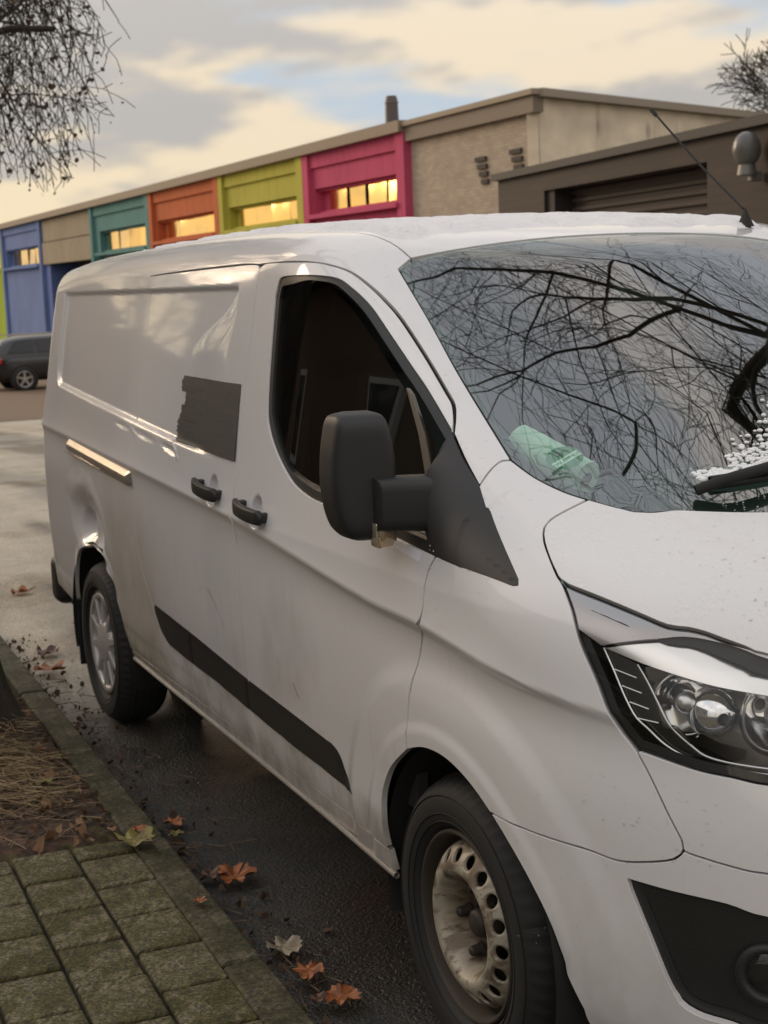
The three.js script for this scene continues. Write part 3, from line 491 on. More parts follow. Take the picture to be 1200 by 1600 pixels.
// duct tape over the sliding door's knocked panel
const tapeBump = dataTex(512, 256, (u, v) => { const n = fbm(u * 7, v * 6, 4, 7, 6), l = fbm(u * 4 + 1, v * 20, 3, 4, 20); const k = c8(0.5 + (n - 0.5) * 0.55 + (l - 0.5) * 0.12); return [k, k, k]; });
const tapeMat = std(0.062, 0.06, 0.056, 0.5, 0, { bumpMap: tapeBump, bumpScale: 0.0018 });
[[1.528, 1.472, -1.988, -1.372], [1.48, 1.425, -1.932, -1.37], [1.433, 1.378, -1.97, -1.366], [1.386, 1.336, -1.99, -1.362], [1.348, 1.298, -1.975, -1.358]].forEach(([ya, yb, xa, xb], k) => {
  const r = rng(50 + k), l = [[xb, ya - 0.002], [xb + 0.004, yb]]; l.push([xa, yb + (k === 4 ? 0.012 : 0.004)]); for (let i = 1; i < 7; i++) l.push([xa + (r() - 0.5) * 0.022, lerp(yb, ya, i / 7)]); l.push([xa + 0.005, ya]);
  part('tape_strip', panel(CH.S, l.reverse(), { step: 0.016, gap: 0, lift: 0.0016 + k * 0.001, skirt: 0.0016, bevel: 0.0004, uvOf: (w) => [w[0] * 1.5, w[1] * 5 + k * 0.37] }), tapeMat, van, k ? undefined : 'grey tape covering a hole');
});
{ const w = panel(CH.S, [[-0.27, 1.226], [-0.255, 1.208], [-0.075, 1.19], [-0.065, 1.212]], { step: 0.03, gap: 0, lift: 0.001, skirt: 0.001, bevel: 0.0004 }); part('clear_film', w, phys(0.8, 0.82, 0.9, { roughness: 0.3 }), van); }
stage('fittings');
// ---------------------------------------------------------------- door mirror
function loft(rings, capA = true, capB = true) {   // rings: arrays of points, all the same length
  const m = rings[0].length, pos = [], idx = []; for (const r of rings) for (const p of r) pos.push(...p);
  for (let i = 0; i < rings.length - 1; i++) for (let k = 0; k < m; k++) { const a = i * m + k, b = i * m + (k + 1) % m; idx.push(a, b, a + m, b, b + m, a + m); }
  const cap = (i, f) => { const c = [0, 1, 2].map((j) => rings[i].reduce((s, p) => s + p[j], 0) / m), n = pos.length / 3; pos.push(...c); for (let k = 0; k < m; k++) { const a = i * m + k, b = i * m + (k + 1) % m; idx.push(...(f ? [n, b, a] : [n, a, b])); } };
  if (capA) cap(0, true); if (capB) cap(rings.length - 1, false);
  const g = new THREE.BufferGeometry(); g.setAttribute('position', new THREE.Float32BufferAttribute(pos, 3)); g.setIndex(idx); g.computeVertexNormals(); g.setAttribute('uv', new THREE.Float32BufferAttribute(new Float32Array(pos.length / 3 * 2), 2)); return g;
}
const sq = (v, p) => Math.sign(v) * Math.abs(v) ** p;
{
  // head: front face towards +x; outline measured in its own plane
  const inner = table([[1.23, 1.07], [1.238, 1.045], [1.27, 1.022], [1.34, 1.012], [1.42, 1.01], [1.49, 1.022], [1.512, 1.028], [1.52, 1.034], [1.526, 1.05]]);
  const outer = table([[1.23, 1.09], [1.238, 1.112], [1.27, 1.135], [1.34, 1.149], [1.42, 1.148], [1.49, 1.138], [1.512, 1.132], [1.52, 1.125], [1.526, 1.105]]);
  const rings = []; const N = 44;
  for (let i = 0; i <= N; i++) {
    const y = lerp(1.23, 1.526, 0.5 - 0.5 * Math.cos(Math.PI * i / N)), za = inner(y), zb = outer(y), c = (za + zb) / 2, h = (zb - za) / 2, round = Math.sqrt(Math.max(0.04, 1 - Math.abs((y - 1.377) / 0.1485) ** 11)), bx = 0.06 * round;
    const ring = []; for (let k = 0; k < 40; k++) { const a = k / 40 * 2 * Math.PI, cx = sq(Math.cos(a), 0.34), sz = sq(Math.sin(a), 0.36); ring.push([-0.215 + (cx > 0 ? cx * bx : cx * bx * 0.75) - (c + sz * h - 1.08) * 0.35, y, c + sz * h]); }
    rings.push(ring);
  }
  const head = both('mirror_housing', loft(rings), blackPlastic);
  const arm = []; for (let i = 0; i <= 14; i++) { const t = i / 14, z = lerp(1.07, 0.955, t), ring = []; const cy = lerp(1.318, 1.32, t), hy = lerp(0.06, 0.062, smoothstep(0, 0.3, t)), hx = lerp(0.045, 0.06, t), cx = lerp(-0.16, -0.085, t); for (let k = 0; k < 28; k++) { const a = k / 28 * 2 * Math.PI; ring.push([cx + sq(Math.cos(a), 0.5) * hx, cy + sq(Math.sin(a), 0.45) * hy, z]); } arm.push(ring); }
  both('mirror_arm', loft(arm), blackPlastic);
  both('mirror_glass', new THREE.CircleGeometry(1, 32).scale(0.045, 0.125, 1).rotateY(-Math.PI / 2 + 0.3).translate(-0.262, 1.385, 1.085), chrome);
  const lamp = loft([[1.218, 0.8], [1.222, 0.95], [1.24, 1], [1.275, 1.05]].map(([y, s]) => { const r = []; for (let k = 0; k < 24; k++) { const a = k / 24 * 2 * Math.PI; r.push([-0.155 + sq(Math.cos(a), 0.5) * 0.028 * s, y, 1.045 + sq(Math.sin(a), 0.5) * 0.026 * s]); } return r; }));
  both('mirror_indicator', lamp, phys(0.62, 0.5, 0.34, { transmission: 0.75, thickness: 0.02, roughness: 0.1, ior: 1.45 }), van, 'clear amber mirror indicator');
  both('indicator_bulb', new THREE.CapsuleGeometry(0.012, 0.014, 4, 12).translate(-0.155, 1.245, 1.045), std(0.3, 0.18, 0.08, 0.5));
}
// ---------------------------------------------------------------- headlamps
{
  const hlEnd = [[0.82, 1.05, 0.49], [0.875, 0.96, 0.485], [0.92, 0.86, 0.49]];
  const loop = runs3(CH.C, [hlTop, hlEnd, hlLow.slice().reverse(), hlBot.slice().reverse()]);
  const ccw = area(loop) < 0 ? loop.slice().reverse() : loop;
  const lampDark = std(0.035, 0.035, 0.036, 0.35);
  const lens = both('headlamp_lens', panel(CH.C, ccw, { step: 0.016, gap: 0.004, lift: -0.002, skirt: 0 }), phys(0.97, 0.98, 0.98, { transmission: 1, thickness: 0, roughness: 0.01, ior: 1.5 }), van, 'clear headlamp lens');
  both('headlamp_rim', panel(CH.C, ccw, { step: 0.016, gap: 0.0035, lift: -0.0045, skirt: 0.05, holes: [inset(ccw, 0.0065)] }), glossBlack);
  both('headlamp_housing', panel(CH.C, ccw, { step: 0.02, gap: 0.001, lift: -0.15, skirt: 0 }), std(0.16, 0.15, 0.14, 0.3, 0.7));
  const push = (p, d) => { p = CH.C.hit(...CH.C.to(p)) || p; const n = gradF(...p); return [p[0] - n[0] * d, p[1] - n[1] * d, p[2] - n[2] * d]; };
  const hlLine = [[0.82, 1.04, 0.5], [0.72, 1.095, 0.66], [0.635, 1.125, 0.762], [0.591, 1.121, 0.815], [0.548, 1.112, 0.86], [0.508, 1.1, 0.896]];
  const hlLine2 = [[0.508, 1.1, 0.896], [0.535, 1.06, 0.893], [0.564, 1.004, 0.882], [0.585, 0.968, 0.872], [0.602, 0.945, 0.863], [0.633, 0.923, 0.847], [0.67, 0.906, 0.824], [0.719, 0.897, 0.786], [0.79, 0.888, 0.717], [0.9, 0.876, 0.53]];
  const bezel = [[0.571, 1.075, 0.862], [0.591, 1.049, 0.857], [0.613, 1.01, 0.847], [0.64, 0.965, 0.835], [0.678, 0.923, 0.814], [0.702, 0.909, 0.798], [0.788, 0.898, 0.715], [0.9, 0.89, 0.53]];
  const bar = [[0.508, 1.1, 0.896], [0.583, 1.076, 0.851], [0.642, 1.059, 0.807], [0.691, 1.045, 0.763], [0.754, 1.031, 0.688], [0.84, 1.0, 0.52]];
  // indicator reflector above, bright bar, dark side piece
  const up = runs3(CH.C, [hlTop, [[0.82, 1.05, 0.49], [0.82, 1.04, 0.5]], hlLine, [[0.508, 1.1, 0.896], [0.47, 1.105, 0.915]], hlBot.slice(0, 4).reverse()]);
  both('indicator_reflector', panel(CH.C, up, { step: 0.01, gap: 0.003, lift: -0.007, skirt: 0.004, dome: (d, w) => -0.022 * smoothstep(0.0, 0.06, d) }), std(0.36, 0.34, 0.34, 0.22, 1));
  const mid = runs3(CH.C, [hlLine.slice().reverse(), [[0.82, 1.04, 0.5], [0.84, 1.0, 0.52]], bar.slice().reverse()]);
  both('headlamp_bar', panel(CH.C, mid, { step: 0.01, gap: 0.001, lift: -0.022, skirt: 0.03, dome: (d, w) => -0.022 * smoothstep(0.012, 0.05, d) }), std(0.72, 0.72, 0.72, 0.2, 1));
  const sideP = runs3(CH.C, [hlLine2.slice(0, 7), [hlLine2[6], bezel[5]], bezel.slice(0, 6).reverse(), [bezel[0], bar[0]]]);
  both('headlamp_side_panel', panel(CH.C, sideP, { step: 0.012, gap: 0, lift: -0.028, skirt: 0.01 }), glossBlack);
  both('headlamp_line', tube(hlLine2.map((p) => push(p, 0.022)), 0.0022, 50, 6), std(0.9, 0.9, 0.9, 0.25, 0.6));
  both('headlamp_bezel', tube(bezel.map((p) => push(p, 0.03)), 0.0028, 50, 6), satinSilver);
  const ticks = [[[0.535, 1.061, 0.893], [0.576, 1.049, 0.868]], [[0.553, 1.03, 0.886], [0.588, 1.02, 0.864]], [[0.569, 1.0, 0.878], [0.603, 0.991, 0.857]], [[0.586, 0.969, 0.871], [0.622, 0.96, 0.849]]];
  for (const [a, b] of ticks) both('lamp_tick', tube([push(a, 0.024), push(b, 0.026)], 0.0014, 2, 5), std(0.9, 0.9, 0.9, 0.25, 0.6));
  // reflector bowls with their bulb shields
  const bowl = (R) => { const p = []; for (let i = 0; i <= 16; i++) { const t = i / 16; p.push(new THREE.Vector2(0.012 + t * R, -0.075 + 0.075 * t * t)); } return new THREE.LatheGeometry(p, 48).rotateZ(-Math.PI / 2); };
  for (const [c, R, turn] of [[[0.612, 0.992, 0.768], 0.06, 0.45], [[0.72, 0.975, 0.635], 0.07, 0.2]]) {
    const place = (g) => { g = g.toNonIndexed(); g.setIndex([...Array(g.attributes.position.count).keys()]); return g.rotateY(-turn).translate(...c); };
    both('lamp_bowl', place(bowl(R)), std(0.85, 0.85, 0.86, 0.1, 1));
    both('bulb_shield', place(new THREE.SphereGeometry(0.024, 20, 14, 0, Math.PI * 2, 0, Math.PI * 0.6).rotateZ(-Math.PI / 2).translate(-0.008, 0, 0)), satinSilver);
    both('lamp_ring', place(new THREE.TorusGeometry(R + 0.003, 0.0022, 8, 48).rotateY(Math.PI / 2)), satinSilver);
  }
  // curved chrome wall between the bowls
  const drum = new THREE.SphereGeometry(0.05, 32, 20, 0, Math.PI * 2, 0.25, 1.5).scale(1, 1.15, 1).rotateZ(-Math.PI / 2).rotateY(-0.25).translate(0.63, 0.972, 0.722);
  both('lamp_drum', drum, chrome);
  // fog lamp
  const fc = [0.79, 0.5, 0.715];
  const fog = (g) => { g = g.index ? g.toNonIndexed() : g; g.setIndex([...Array(g.attributes.position.count).keys()]); return g.rotateY(-0.75).translate(...fc); };
  both('fog_lamp_surround', fog(new THREE.TorusGeometry(0.052, 0.012, 12, 40).rotateY(Math.PI / 2)), blackPlastic);
  both('fog_lamp', fog(new THREE.SphereGeometry(0.05, 28, 12, 0, Math.PI * 2, 0, Math.PI / 2).scale(1, 0.35, 1).rotateZ(-Math.PI / 2)), phys(0.9, 0.92, 0.93, { transmission: 1, thickness: 0, roughness: 0.02, ior: 1.5 }));
  both('fog_lamp_reflector', fog(bowl(0.036).translate(-0.01, 0, 0)), std(0.5, 0.5, 0.5, 0.2, 1));
}
// ---------------------------------------------------------------- wheels
const tyreMat = std(0.016, 0.016, 0.0165, 0.72, 0, { bumpMap: grainBump, bumpScale: 0.0006 });
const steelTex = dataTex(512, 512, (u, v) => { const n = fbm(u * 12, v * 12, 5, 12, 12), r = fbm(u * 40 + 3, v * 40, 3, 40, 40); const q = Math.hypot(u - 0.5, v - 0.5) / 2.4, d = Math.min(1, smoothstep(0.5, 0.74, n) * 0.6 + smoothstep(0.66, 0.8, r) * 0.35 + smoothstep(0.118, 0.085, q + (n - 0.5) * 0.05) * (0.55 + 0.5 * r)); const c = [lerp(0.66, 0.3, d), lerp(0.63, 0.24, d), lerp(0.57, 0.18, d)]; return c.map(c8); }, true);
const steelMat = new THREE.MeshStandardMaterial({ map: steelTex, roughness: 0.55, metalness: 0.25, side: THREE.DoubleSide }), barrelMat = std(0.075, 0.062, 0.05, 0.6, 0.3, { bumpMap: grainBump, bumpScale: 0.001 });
const nutMat = std(0.06, 0.05, 0.045, 0.6, 0.5);
function wheelBase(w) {
  const prof = [[0.206, -0.1], [0.2215, -0.095], [0.222, -0.022], [0.226, -0.012], [0.236, 0.0], [0.25, 0.007], [0.27, 0.0105], [0.293, 0.0095], [0.312, 0.003], [0.325, -0.009], [0.334, -0.022], [0.339, -0.034], [0.3425, -0.055], [0.3435, -0.1]];
  const full = [...prof, ...prof.slice(0, -1).reverse().map(([r, z]) => [r, -0.2 - z])];
  const seg = 180, pos = [], idx = [], uv = []; const m = full.length;
  for (let i = 0; i <= seg; i++) { const a = i / seg * 2 * Math.PI; full.forEach(([r, z], k) => { let rr = r; const lug = i % 3; if (r > 0.322 && r < 0.342 && lug === 0) rr -= 0.005; if (r > 0.2 && Math.abs(r - 0.293) < 0.001) rr += 0; pos.push(Math.cos(a) * rr, Math.sin(a) * rr, z); uv.push(a * 0.3, k * 0.03); }); }
  for (let i = 0; i < seg; i++) for (let k = 0; k < m - 1; k++) { const a = i * m + k; idx.push(a, a + m, a + 1, a + 1, a + m, a + m + 1); }
  const g = new THREE.BufferGeometry(); g.setAttribute('position', new THREE.Float32BufferAttribute(pos, 3)); g.setAttribute('uv', new THREE.Float32BufferAttribute(uv, 2)); g.setIndex(idx); g.computeVertexNormals();
  part('tyre', g, tyreMat, w);
  const rings = []; for (const [r, z] of [[0.243, 0.0052], [0.262, 0.0098], [0.304, 0.0075]]) rings.push(new THREE.TorusGeometry(r, 0.0016, 5, 90).translate(0, 0, z)); part('sidewall_ring', mergeGeometries(rings), tyreMat, w);
  const tread = []; for (const z of [-0.055, -0.085, -0.115, -0.145]) tread.push(new THREE.TorusGeometry(0.3425, 0.004, 5, 90).translate(0, 0, z)); part('tread_rib', mergeGeometries(tread), tyreMat, w);
  const rim = [[0.2, -0.2], [0.19, -0.16], [0.185, -0.1], [0.2, -0.06], [0.206, -0.045], [0.2075, -0.015], [0.213, -0.006], [0.219, -0.004], [0.2225, -0.008], [0.2235, -0.018], [0.222, -0.03]].map(([r, z]) => new THREE.Vector2(r, z));
  return part('rim', new THREE.LatheGeometry(rim, 96).rotateX(Math.PI / 2), barrelMat, w);
}
const steelProf = table([[0.03, -0.072], [0.07, -0.07], [0.088, -0.066], [0.1, -0.046], [0.112, -0.018], [0.122, -0.002], [0.134, 0.003], [0.15, -0.001], [0.17, -0.014], [0.185, -0.03], [0.192, -0.045]]);
function steelDisc() {
  const N = 18, hr = 0.0155, rc = 0.163, pos = [], idx = [], uv = []; const put = (r, a) => { pos.push(Math.cos(a) * r, Math.sin(a) * r, steelProf(r)); uv.push(0.5 + Math.cos(a) * r * 2.4, 0.5 + Math.sin(a) * r * 2.4); return pos.length / 3 - 1; };
  const r0 = 0.136, r1 = 0.192, half = Math.PI / N;
  for (let k = 0; k < N; k++) {
    const a0 = k * 2 * half, M = 32, J = 3; const row = [];
    for (let j = 0; j <= J; j++) { const rr = []; for (let i = 0; i < M; i++) { const f = i / M * 2 * Math.PI, c = Math.cos(f), s = Math.sin(f); const hole = [rc + c * hr, a0 + s * hr * 1.08 / rc]; const tt = Math.min(c > 0 ? (r1 - rc) / Math.max(1e-6, c) : (r0 - rc) / Math.min(-1e-6, c), half * rc / Math.max(1e-6, Math.abs(s))); const o = [rc + c * tt, a0 + s * tt / rc]; const t = j / J; rr.push(put(lerp(hole[0], o[0], t), lerp(hole[1], o[1], t))); } row.push(rr); }
    for (let j = 0; j < J; j++) for (let i = 0; i < M; i++) { const i2 = (i + 1) % M; idx.push(row[j][i], row[j + 1][i], row[j][i2], row[j][i2], row[j + 1][i], row[j + 1][i2]); }
    // turned-in hole edge
    for (let i = 0; i < M; i++) { const i2 = (i + 1) % M, a = row[0][i], b = row[0][i2], c = pos.length / 3; for (const q of [a, b]) { pos.push(pos[q * 3], pos[q * 3 + 1], pos[q * 3 + 2] - 0.008); uv.push(uv[q * 2], uv[q * 2 + 1]); } idx.push(a, b, c, b, c + 1, c); }
  }
  const g = new THREE.BufferGeometry(); g.setAttribute('position', new THREE.Float32BufferAttribute(pos, 3)); g.setAttribute('uv', new THREE.Float32BufferAttribute(uv, 2)); g.setIndex(idx); g.computeVertexNormals();
  const inner = []; for (let i = 0; i <= 24; i++) { const r = lerp(0.03, 0.137, i / 24); inner.push(new THREE.Vector2(r, steelProf(r))); }
  const l = new THREE.LatheGeometry(inner, 90).rotateX(Math.PI / 2); const p = l.attributes.position, u = l.attributes.uv; for (let i = 0; i < p.count; i++) u.setXY(i, 0.5 + p.getX(i) * 2.4, 0.5 + p.getY(i) * 2.4);
  return mergeGeometries([g, l]);
}
function steelWheel(name, x, z, side) {
  const w = new THREE.Group(); w.name = name; w.position.set(x, TYRE_R, z); if (side < 0) w.rotation.y = Math.PI; w.rotation.z = 0.35 * side; van.add(w);
  const rim = wheelBase(w);
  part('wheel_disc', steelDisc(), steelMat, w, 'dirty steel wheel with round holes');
  part('brake_drum', new THREE.CylinderGeometry(0.15, 0.15, 0.05, 40).rotateX(Math.PI / 2).translate(0, 0, -0.12), dark, w);
  part('hub', new THREE.LatheGeometry([[0, -0.028], [0.022, -0.03], [0.03, -0.036], [0.033, -0.045], [0.036, -0.075]].map(([r, q]) => new THREE.Vector2(r, q)), 36).rotateX(Math.PI / 2), nutMat, w);
  const ring = new THREE.TorusGeometry(0.05, 0.007, 10, 50).translate(0, 0, -0.066); part('hub_ring', ring, nutMat, w);
  for (let k = 0; k < 5; k++) { const a = k / 5 * 2 * Math.PI + 0.3; part('wheel_nut', mergeGeometries([new THREE.CylinderGeometry(0.0125, 0.0135, 0.026, 6).rotateX(Math.PI / 2), new THREE.CylinderGeometry(0.017, 0.017, 0.006, 20).rotateX(Math.PI / 2).translate(0, 0, -0.012), new THREE.SphereGeometry(0.0115, 12, 8).scale(1, 1, 0.6).translate(0, 0, 0.013)]).translate(Math.cos(a) * 0.08, Math.sin(a) * 0.08, -0.05), nutMat, w); }
  return w;
}
function coverWheel(name, x, z, side) {
  const w = new THREE.Group(); w.name = name; w.position.set(x, TYRE_R, z); if (side < 0) w.rotation.y = Math.PI; w.rotation.z = 0.2; van.add(w);
  wheelBase(w);
  const coverMat = std(0.5, 0.49, 0.48, 0.4, 0.45);
  part('brake_drum', new THREE.CylinderGeometry(0.18, 0.18, 0.06, 40).rotateX(Math.PI / 2).translate(0, 0, -0.07), rubber, w);
  const cover = part('wheel_cover', new THREE.LatheGeometry([[0, 0.004], [0.03, 0.004], [0.034, 0.001], [0.075, -0.002], [0.098, -0.012], [0.1, -0.03]].map(([r, q]) => new THREE.Vector2(r, q)), 60).rotateX(Math.PI / 2), coverMat, w, 'silver plastic wheel cover');
  part('cover_rim', new THREE.LatheGeometry([[0.186, -0.03], [0.188, -0.012], [0.197, -0.006], [0.211, -0.004], [0.214, -0.012]].map(([r, q]) => new THREE.Vector2(r, q)), 80).rotateX(Math.PI / 2), coverMat, cover);
  const sp = new THREE.Shape(); sp.moveTo(0.085, -0.017); sp.lineTo(0.195, -0.009); sp.lineTo(0.195, 0.009); sp.lineTo(0.085, 0.017); sp.closePath();
  const spoke = new THREE.ExtrudeGeometry(sp, { depth: 0.012, bevelEnabled: true, bevelSize: 0.002, bevelThickness: 0.003, bevelSegments: 2 }).translate(0, 0, -0.022);
  for (let k = 0; k < 10; k++) { const m = part('cover_spoke', spoke, coverMat, cover); m.rotation.z = k / 10 * 2 * Math.PI; }
  return w;
}
const zf = 0.958, zr = 0.955;
steelWheel('front_wheel', 0, zf, 1); steelWheel('front_wheel', 0, -zf, -1); coverWheel('rear_wheel', -WB, zr, 1); coverWheel('rear_wheel', -WB, -zr, -1);
part('mud_flap', rbox(0.015, 0.3, 0.2, 0.006, -3.745, 0.3, 0.85), rubber, van); part('mud_flap', rbox(0.015, 0.3, 0.2, 0.006, -3.745, 0.3, -0.85), rubber, van);
// ---------------------------------------------------------------- cab
part('bulkhead', box(0.03, 1.5, 1.62, -1.62, 1.1, 0), cabinGrey, van);
part('cab_floor', box(1.9, 0.05, 1.7, -0.7, 0.55, 0), dark, van);
{
  const prof = new THREE.Shape(); prof.moveTo(-0.05, 0.7); prof.lineTo(-0.32, 0.75); prof.lineTo(-0.36, 1.08); prof.quadraticCurveTo(-0.34, 1.28, -0.2, 1.31); prof.lineTo(0.12, 1.3); prof.lineTo(0.36, 1.24); prof.lineTo(0.38, 1.1); prof.lineTo(0.2, 0.7); prof.closePath();
  part('dashboard', new THREE.ExtrudeGeometry(prof, { depth: 1.5, bevelEnabled: true, bevelSize: 0.01, bevelThickness: 0.01 }).translate(0, 0, -0.75), std(0.03, 0.03, 0.032, 0.75), van);
  for (const z of [-0.52, 0.1, 0.55]) {
    const seat = part('seat', rbox(0.5, 0.16, 0.5, 0.06, -0.95, 0.88, z), std(0.035, 0.035, 0.04, 0.9), van);
    part('seat_back', rbox(0.16, 0.64, 0.48, 0.06).rotateZ(0.22).translate(-1.27, 1.22, z), std(0.035, 0.035, 0.04, 0.9), seat);
    part('headrest', rbox(0.1, 0.19, 0.26, 0.045).rotateZ(0.2).translate(-1.37, 1.66, z), std(0.035, 0.035, 0.04, 0.9), seat);
  }
  part('steering_wheel', new THREE.TorusGeometry(0.19, 0.016, 10, 40).rotateY(Math.PI / 2).rotateZ(0.6).translate(-0.48, 1.2, -0.52), rubber, van);
  part('rear_view_mirror', rbox(0.03, 0.07, 0.22, 0.012).translate(-0.62, 1.74, 0), rubber, van);
  both('door_card', box(1.0, 0.72, 0.03, -0.8, 0.88, 0.9), std(0.03, 0.03, 0.032, 0.85));
  both('pillar_trim', box(0.5, 1.1, 0.03, -1.41, 1.32, 0.83), dark);
  part('cab_headlining', box(0.8, 0.02, 1.3, -1.2, 1.86, 0), cabinGrey, van);
}
// ---------------------------------------------------------------- wiper, aerial
{
  const wn = (p, o) => { const n = gradF(...p); return [p[0] + n[0] * o, p[1] + n[1] * o, p[2] + n[2] * o]; };
  const wp = (y, z) => [windX(y, z), y, z];
  const blade = []; for (let k = 0; k <= 6; k++) { const t = k / 6; blade.push(wn(wp(lerp(1.352, 1.4, t) + 0.02 * t * t, lerp(0.5, -0.12, t)), 0.02)); }
  const wiper = part('wiper', merge([tube(blade, 0.011, 30, 6)]), rubber, van);
  part('wiper_blade', tube(blade.map((p) => [p[0] + 0.012, p[1] - 0.012, p[2]]), 0.006, 30, 5), rubber, wiper);
  const arm = [wn(wp(1.33, 0.55), 0.03), wn(wp(1.335, 0.48), 0.05), wn(wp(1.355, 0.36), 0.05), wn(wp(1.39, 0.15), 0.045)];
  part('wiper_arm', tube(arm, 0.012, 24, 6), rubber, wiper);
  const cowl = []; for (let k = 0; k <= 12; k++) { const t = k / 12, z = lerp(0.56, -0.56, t); cowl.push([0.54 - 0.42 * z * z + 0.0, 1.292 + 0.004, z]); }
  part('cowl_strip', tube(cowl, 0.014, 40, 6), rubber, van);
}
// ---------------------------------------------------------------- things lying on and in the van
{
  // wet snow on the roof, thin and lumpy
  const wav = (x, z) => 0.05 * (fbm(x * 5 + 3, z * 5 + 9, 3) - 0.5);
  const loop = []; const push = (x, z) => loop.push(CH.T.to(onTop(x, z)));
  for (let k = 0; k <= 60; k++) { const z = lerp(0.62, -0.62, k / 60); push(-0.84 - 0.1 * z * z + wav(k, 1) * 1.2, z); }
  for (let k = 1; k <= 40; k++) push(lerp(-0.9, -3.6, k / 40), -0.66 + wav(k, 7)); for (let k = 1; k < 60; k++) push(-3.6 + wav(k, 3), lerp(-0.66, 0.66, k / 60)); for (let k = 0; k < 40; k++) push(lerp(-3.6, -0.9, k / 40), 0.66 + wav(k, 12));
  const snowMat = new THREE.MeshStandardMaterial({ color: lin(0.8, 0.79, 0.8), roughness: 0.75, bumpMap: frostBump, bumpScale: 0.006, side: THREE.DoubleSide });
  const g = panel(CH.T, loop, { step: 0.02, gap: 0, lift: 0.001, skirt: 0, uvOf: topUV, dome: (d, w) => { const n = fbm(w[0] * 7 + 2, w[2] * 7, 4), m = fbm(w[0] * 26, w[2] * 26, 3); return -0.004 + (0.004 + 0.016 * smoothstep(0.34, 0.62, n) + 0.006 * m) * smoothstep(0, 0.03, d); } });
  const s = solo('roof_snow', g, snowMat, 'thin lumpy snow lying on the van roof', 'snow'); s.userData.kind = 'stuff';
  // granules banked above the wiper, and sparse drops over the bonnet and flank
  const r = rng(91), list = [], wp = (y, z) => [windX(y, z), y, z];
  for (let k = 0; k < 1500; k++) { const t = r(), z = lerp(0.505, -0.4, t), h = r() * r(), hi = 0.01 + 0.125 * smoothstep(0.5, 0.1, z) + 0.02 * vnoise(z * 30, 4); const y = lerp(1.352, 1.405, (0.5 - z) / 0.62) + 0.012 + h * hi; const p = wp(y, z), n = gradF(...p), q = 0.0028 + r() * 0.0055 * (1 - 0.5 * h), o = r() * 0.012 * (1 - h); const b = new THREE.IcosahedronGeometry(q, 1); b.scale(1 + r() * 0.5, 0.8, 1 + r() * 0.4); list.push(b.translate(p[0] + n[0] * o, p[1] + n[1] * o, p[2])); }
  const w = solo('wiper_snow', merge(list), std(0.82, 0.83, 0.84, 0.6), 'grainy snow banked on the windscreen above the wiper', 'snow'); w.userData.kind = 'stuff';
  const drops = []; const dot = (p, q) => { const n = gradF(...p), b = new THREE.SphereGeometry(q, 6, 5); b.scale(1, 0.6, 1); b.applyQuaternion(new THREE.Quaternion().setFromUnitVectors(new THREE.Vector3(0, 1, 0), new THREE.Vector3(...n))); drops.push(b.translate(...p)); };
  for (let k = 0; k < 420; k++) { const c = CH.C.to([0.2 + r() * 0.75, 0.4 + r() * 0.75, 0.9 - r() * 0.35]); const p = CH.C.hit(...c); if (p && !(p[0] > 0.36 && p[1] > 0.86 && p[1] < 1.21) && !(p[0] > 0.56 && p[1] < 0.67)) dot(p, 0.0013 + r() * r() * 0.0022); }
  for (let k = 0; k < 160; k++) { const p = onSide(-0.05 + r() * 0.3, 1.05 + r() * 0.4); if (p[2] > 0.9) dot(p, 0.0013 + r() * 0.0014); }
  for (let k = 0; k < 220; k++) { const p = onTop(0.4 + r() * 0.3, 0.2 + r() * 0.5); dot(p, 0.0013 + r() * 0.0016); }
  const d = solo('water_drops', merge(drops), phys(0.97, 0.97, 0.97, { roughness: 0.02, transmission: 1, thickness: 0.002, ior: 1.33 }), 'tiny water drops standing on the front wing and bonnet', 'drops'); d.userData.kind = 'stuff';
}
{
  // paper roll wedged behind the windscreen
  const a = new THREE.Vector3(-0.135, 1.428, 0.7), b = new THREE.Vector3(0.045, 1.352, 0.628), ax = b.clone().sub(a), L = ax.length();
  const t = thing('paper_roll', 'pale paper roll lying on the dashboard behind the windscreen', 'paper roll', a.toArray()); t.quaternion.setFromUnitVectors(new THREE.Vector3(0, 1, 0), ax.clone().normalize());
  const sheet1 = new THREE.CylinderGeometry(0.047, 0.047, L, 48, 12, true); { const p = sheet1.attributes.position; for (let i = 0; i < p.count; i++) { const k = 1 + 0.08 * (fbm(p.getX(i) * 40 + 3, p.getY(i) * 22 + p.getZ(i) * 30, 3) - 0.5); p.setX(i, p.getX(i) * k); p.setZ(i, p.getZ(i) * k); } sheet1.computeVertexNormals(); }
  const paper = std(0.8, 0.85, 0.8, 0.85);
  part('sheet', sheet1.translate(0, L / 2, 0), paper, t); part('end', new THREE.RingGeometry(0.02, 0.0465, 40).rotateX(-Math.PI / 2).translate(0, L, 0), paper, t); part('core', new THREE.CylinderGeometry(0.02, 0.02, L, 24, 1, true).translate(0, L / 2, 0), std(0.35, 0.28, 0.18, 0.9), t);
}
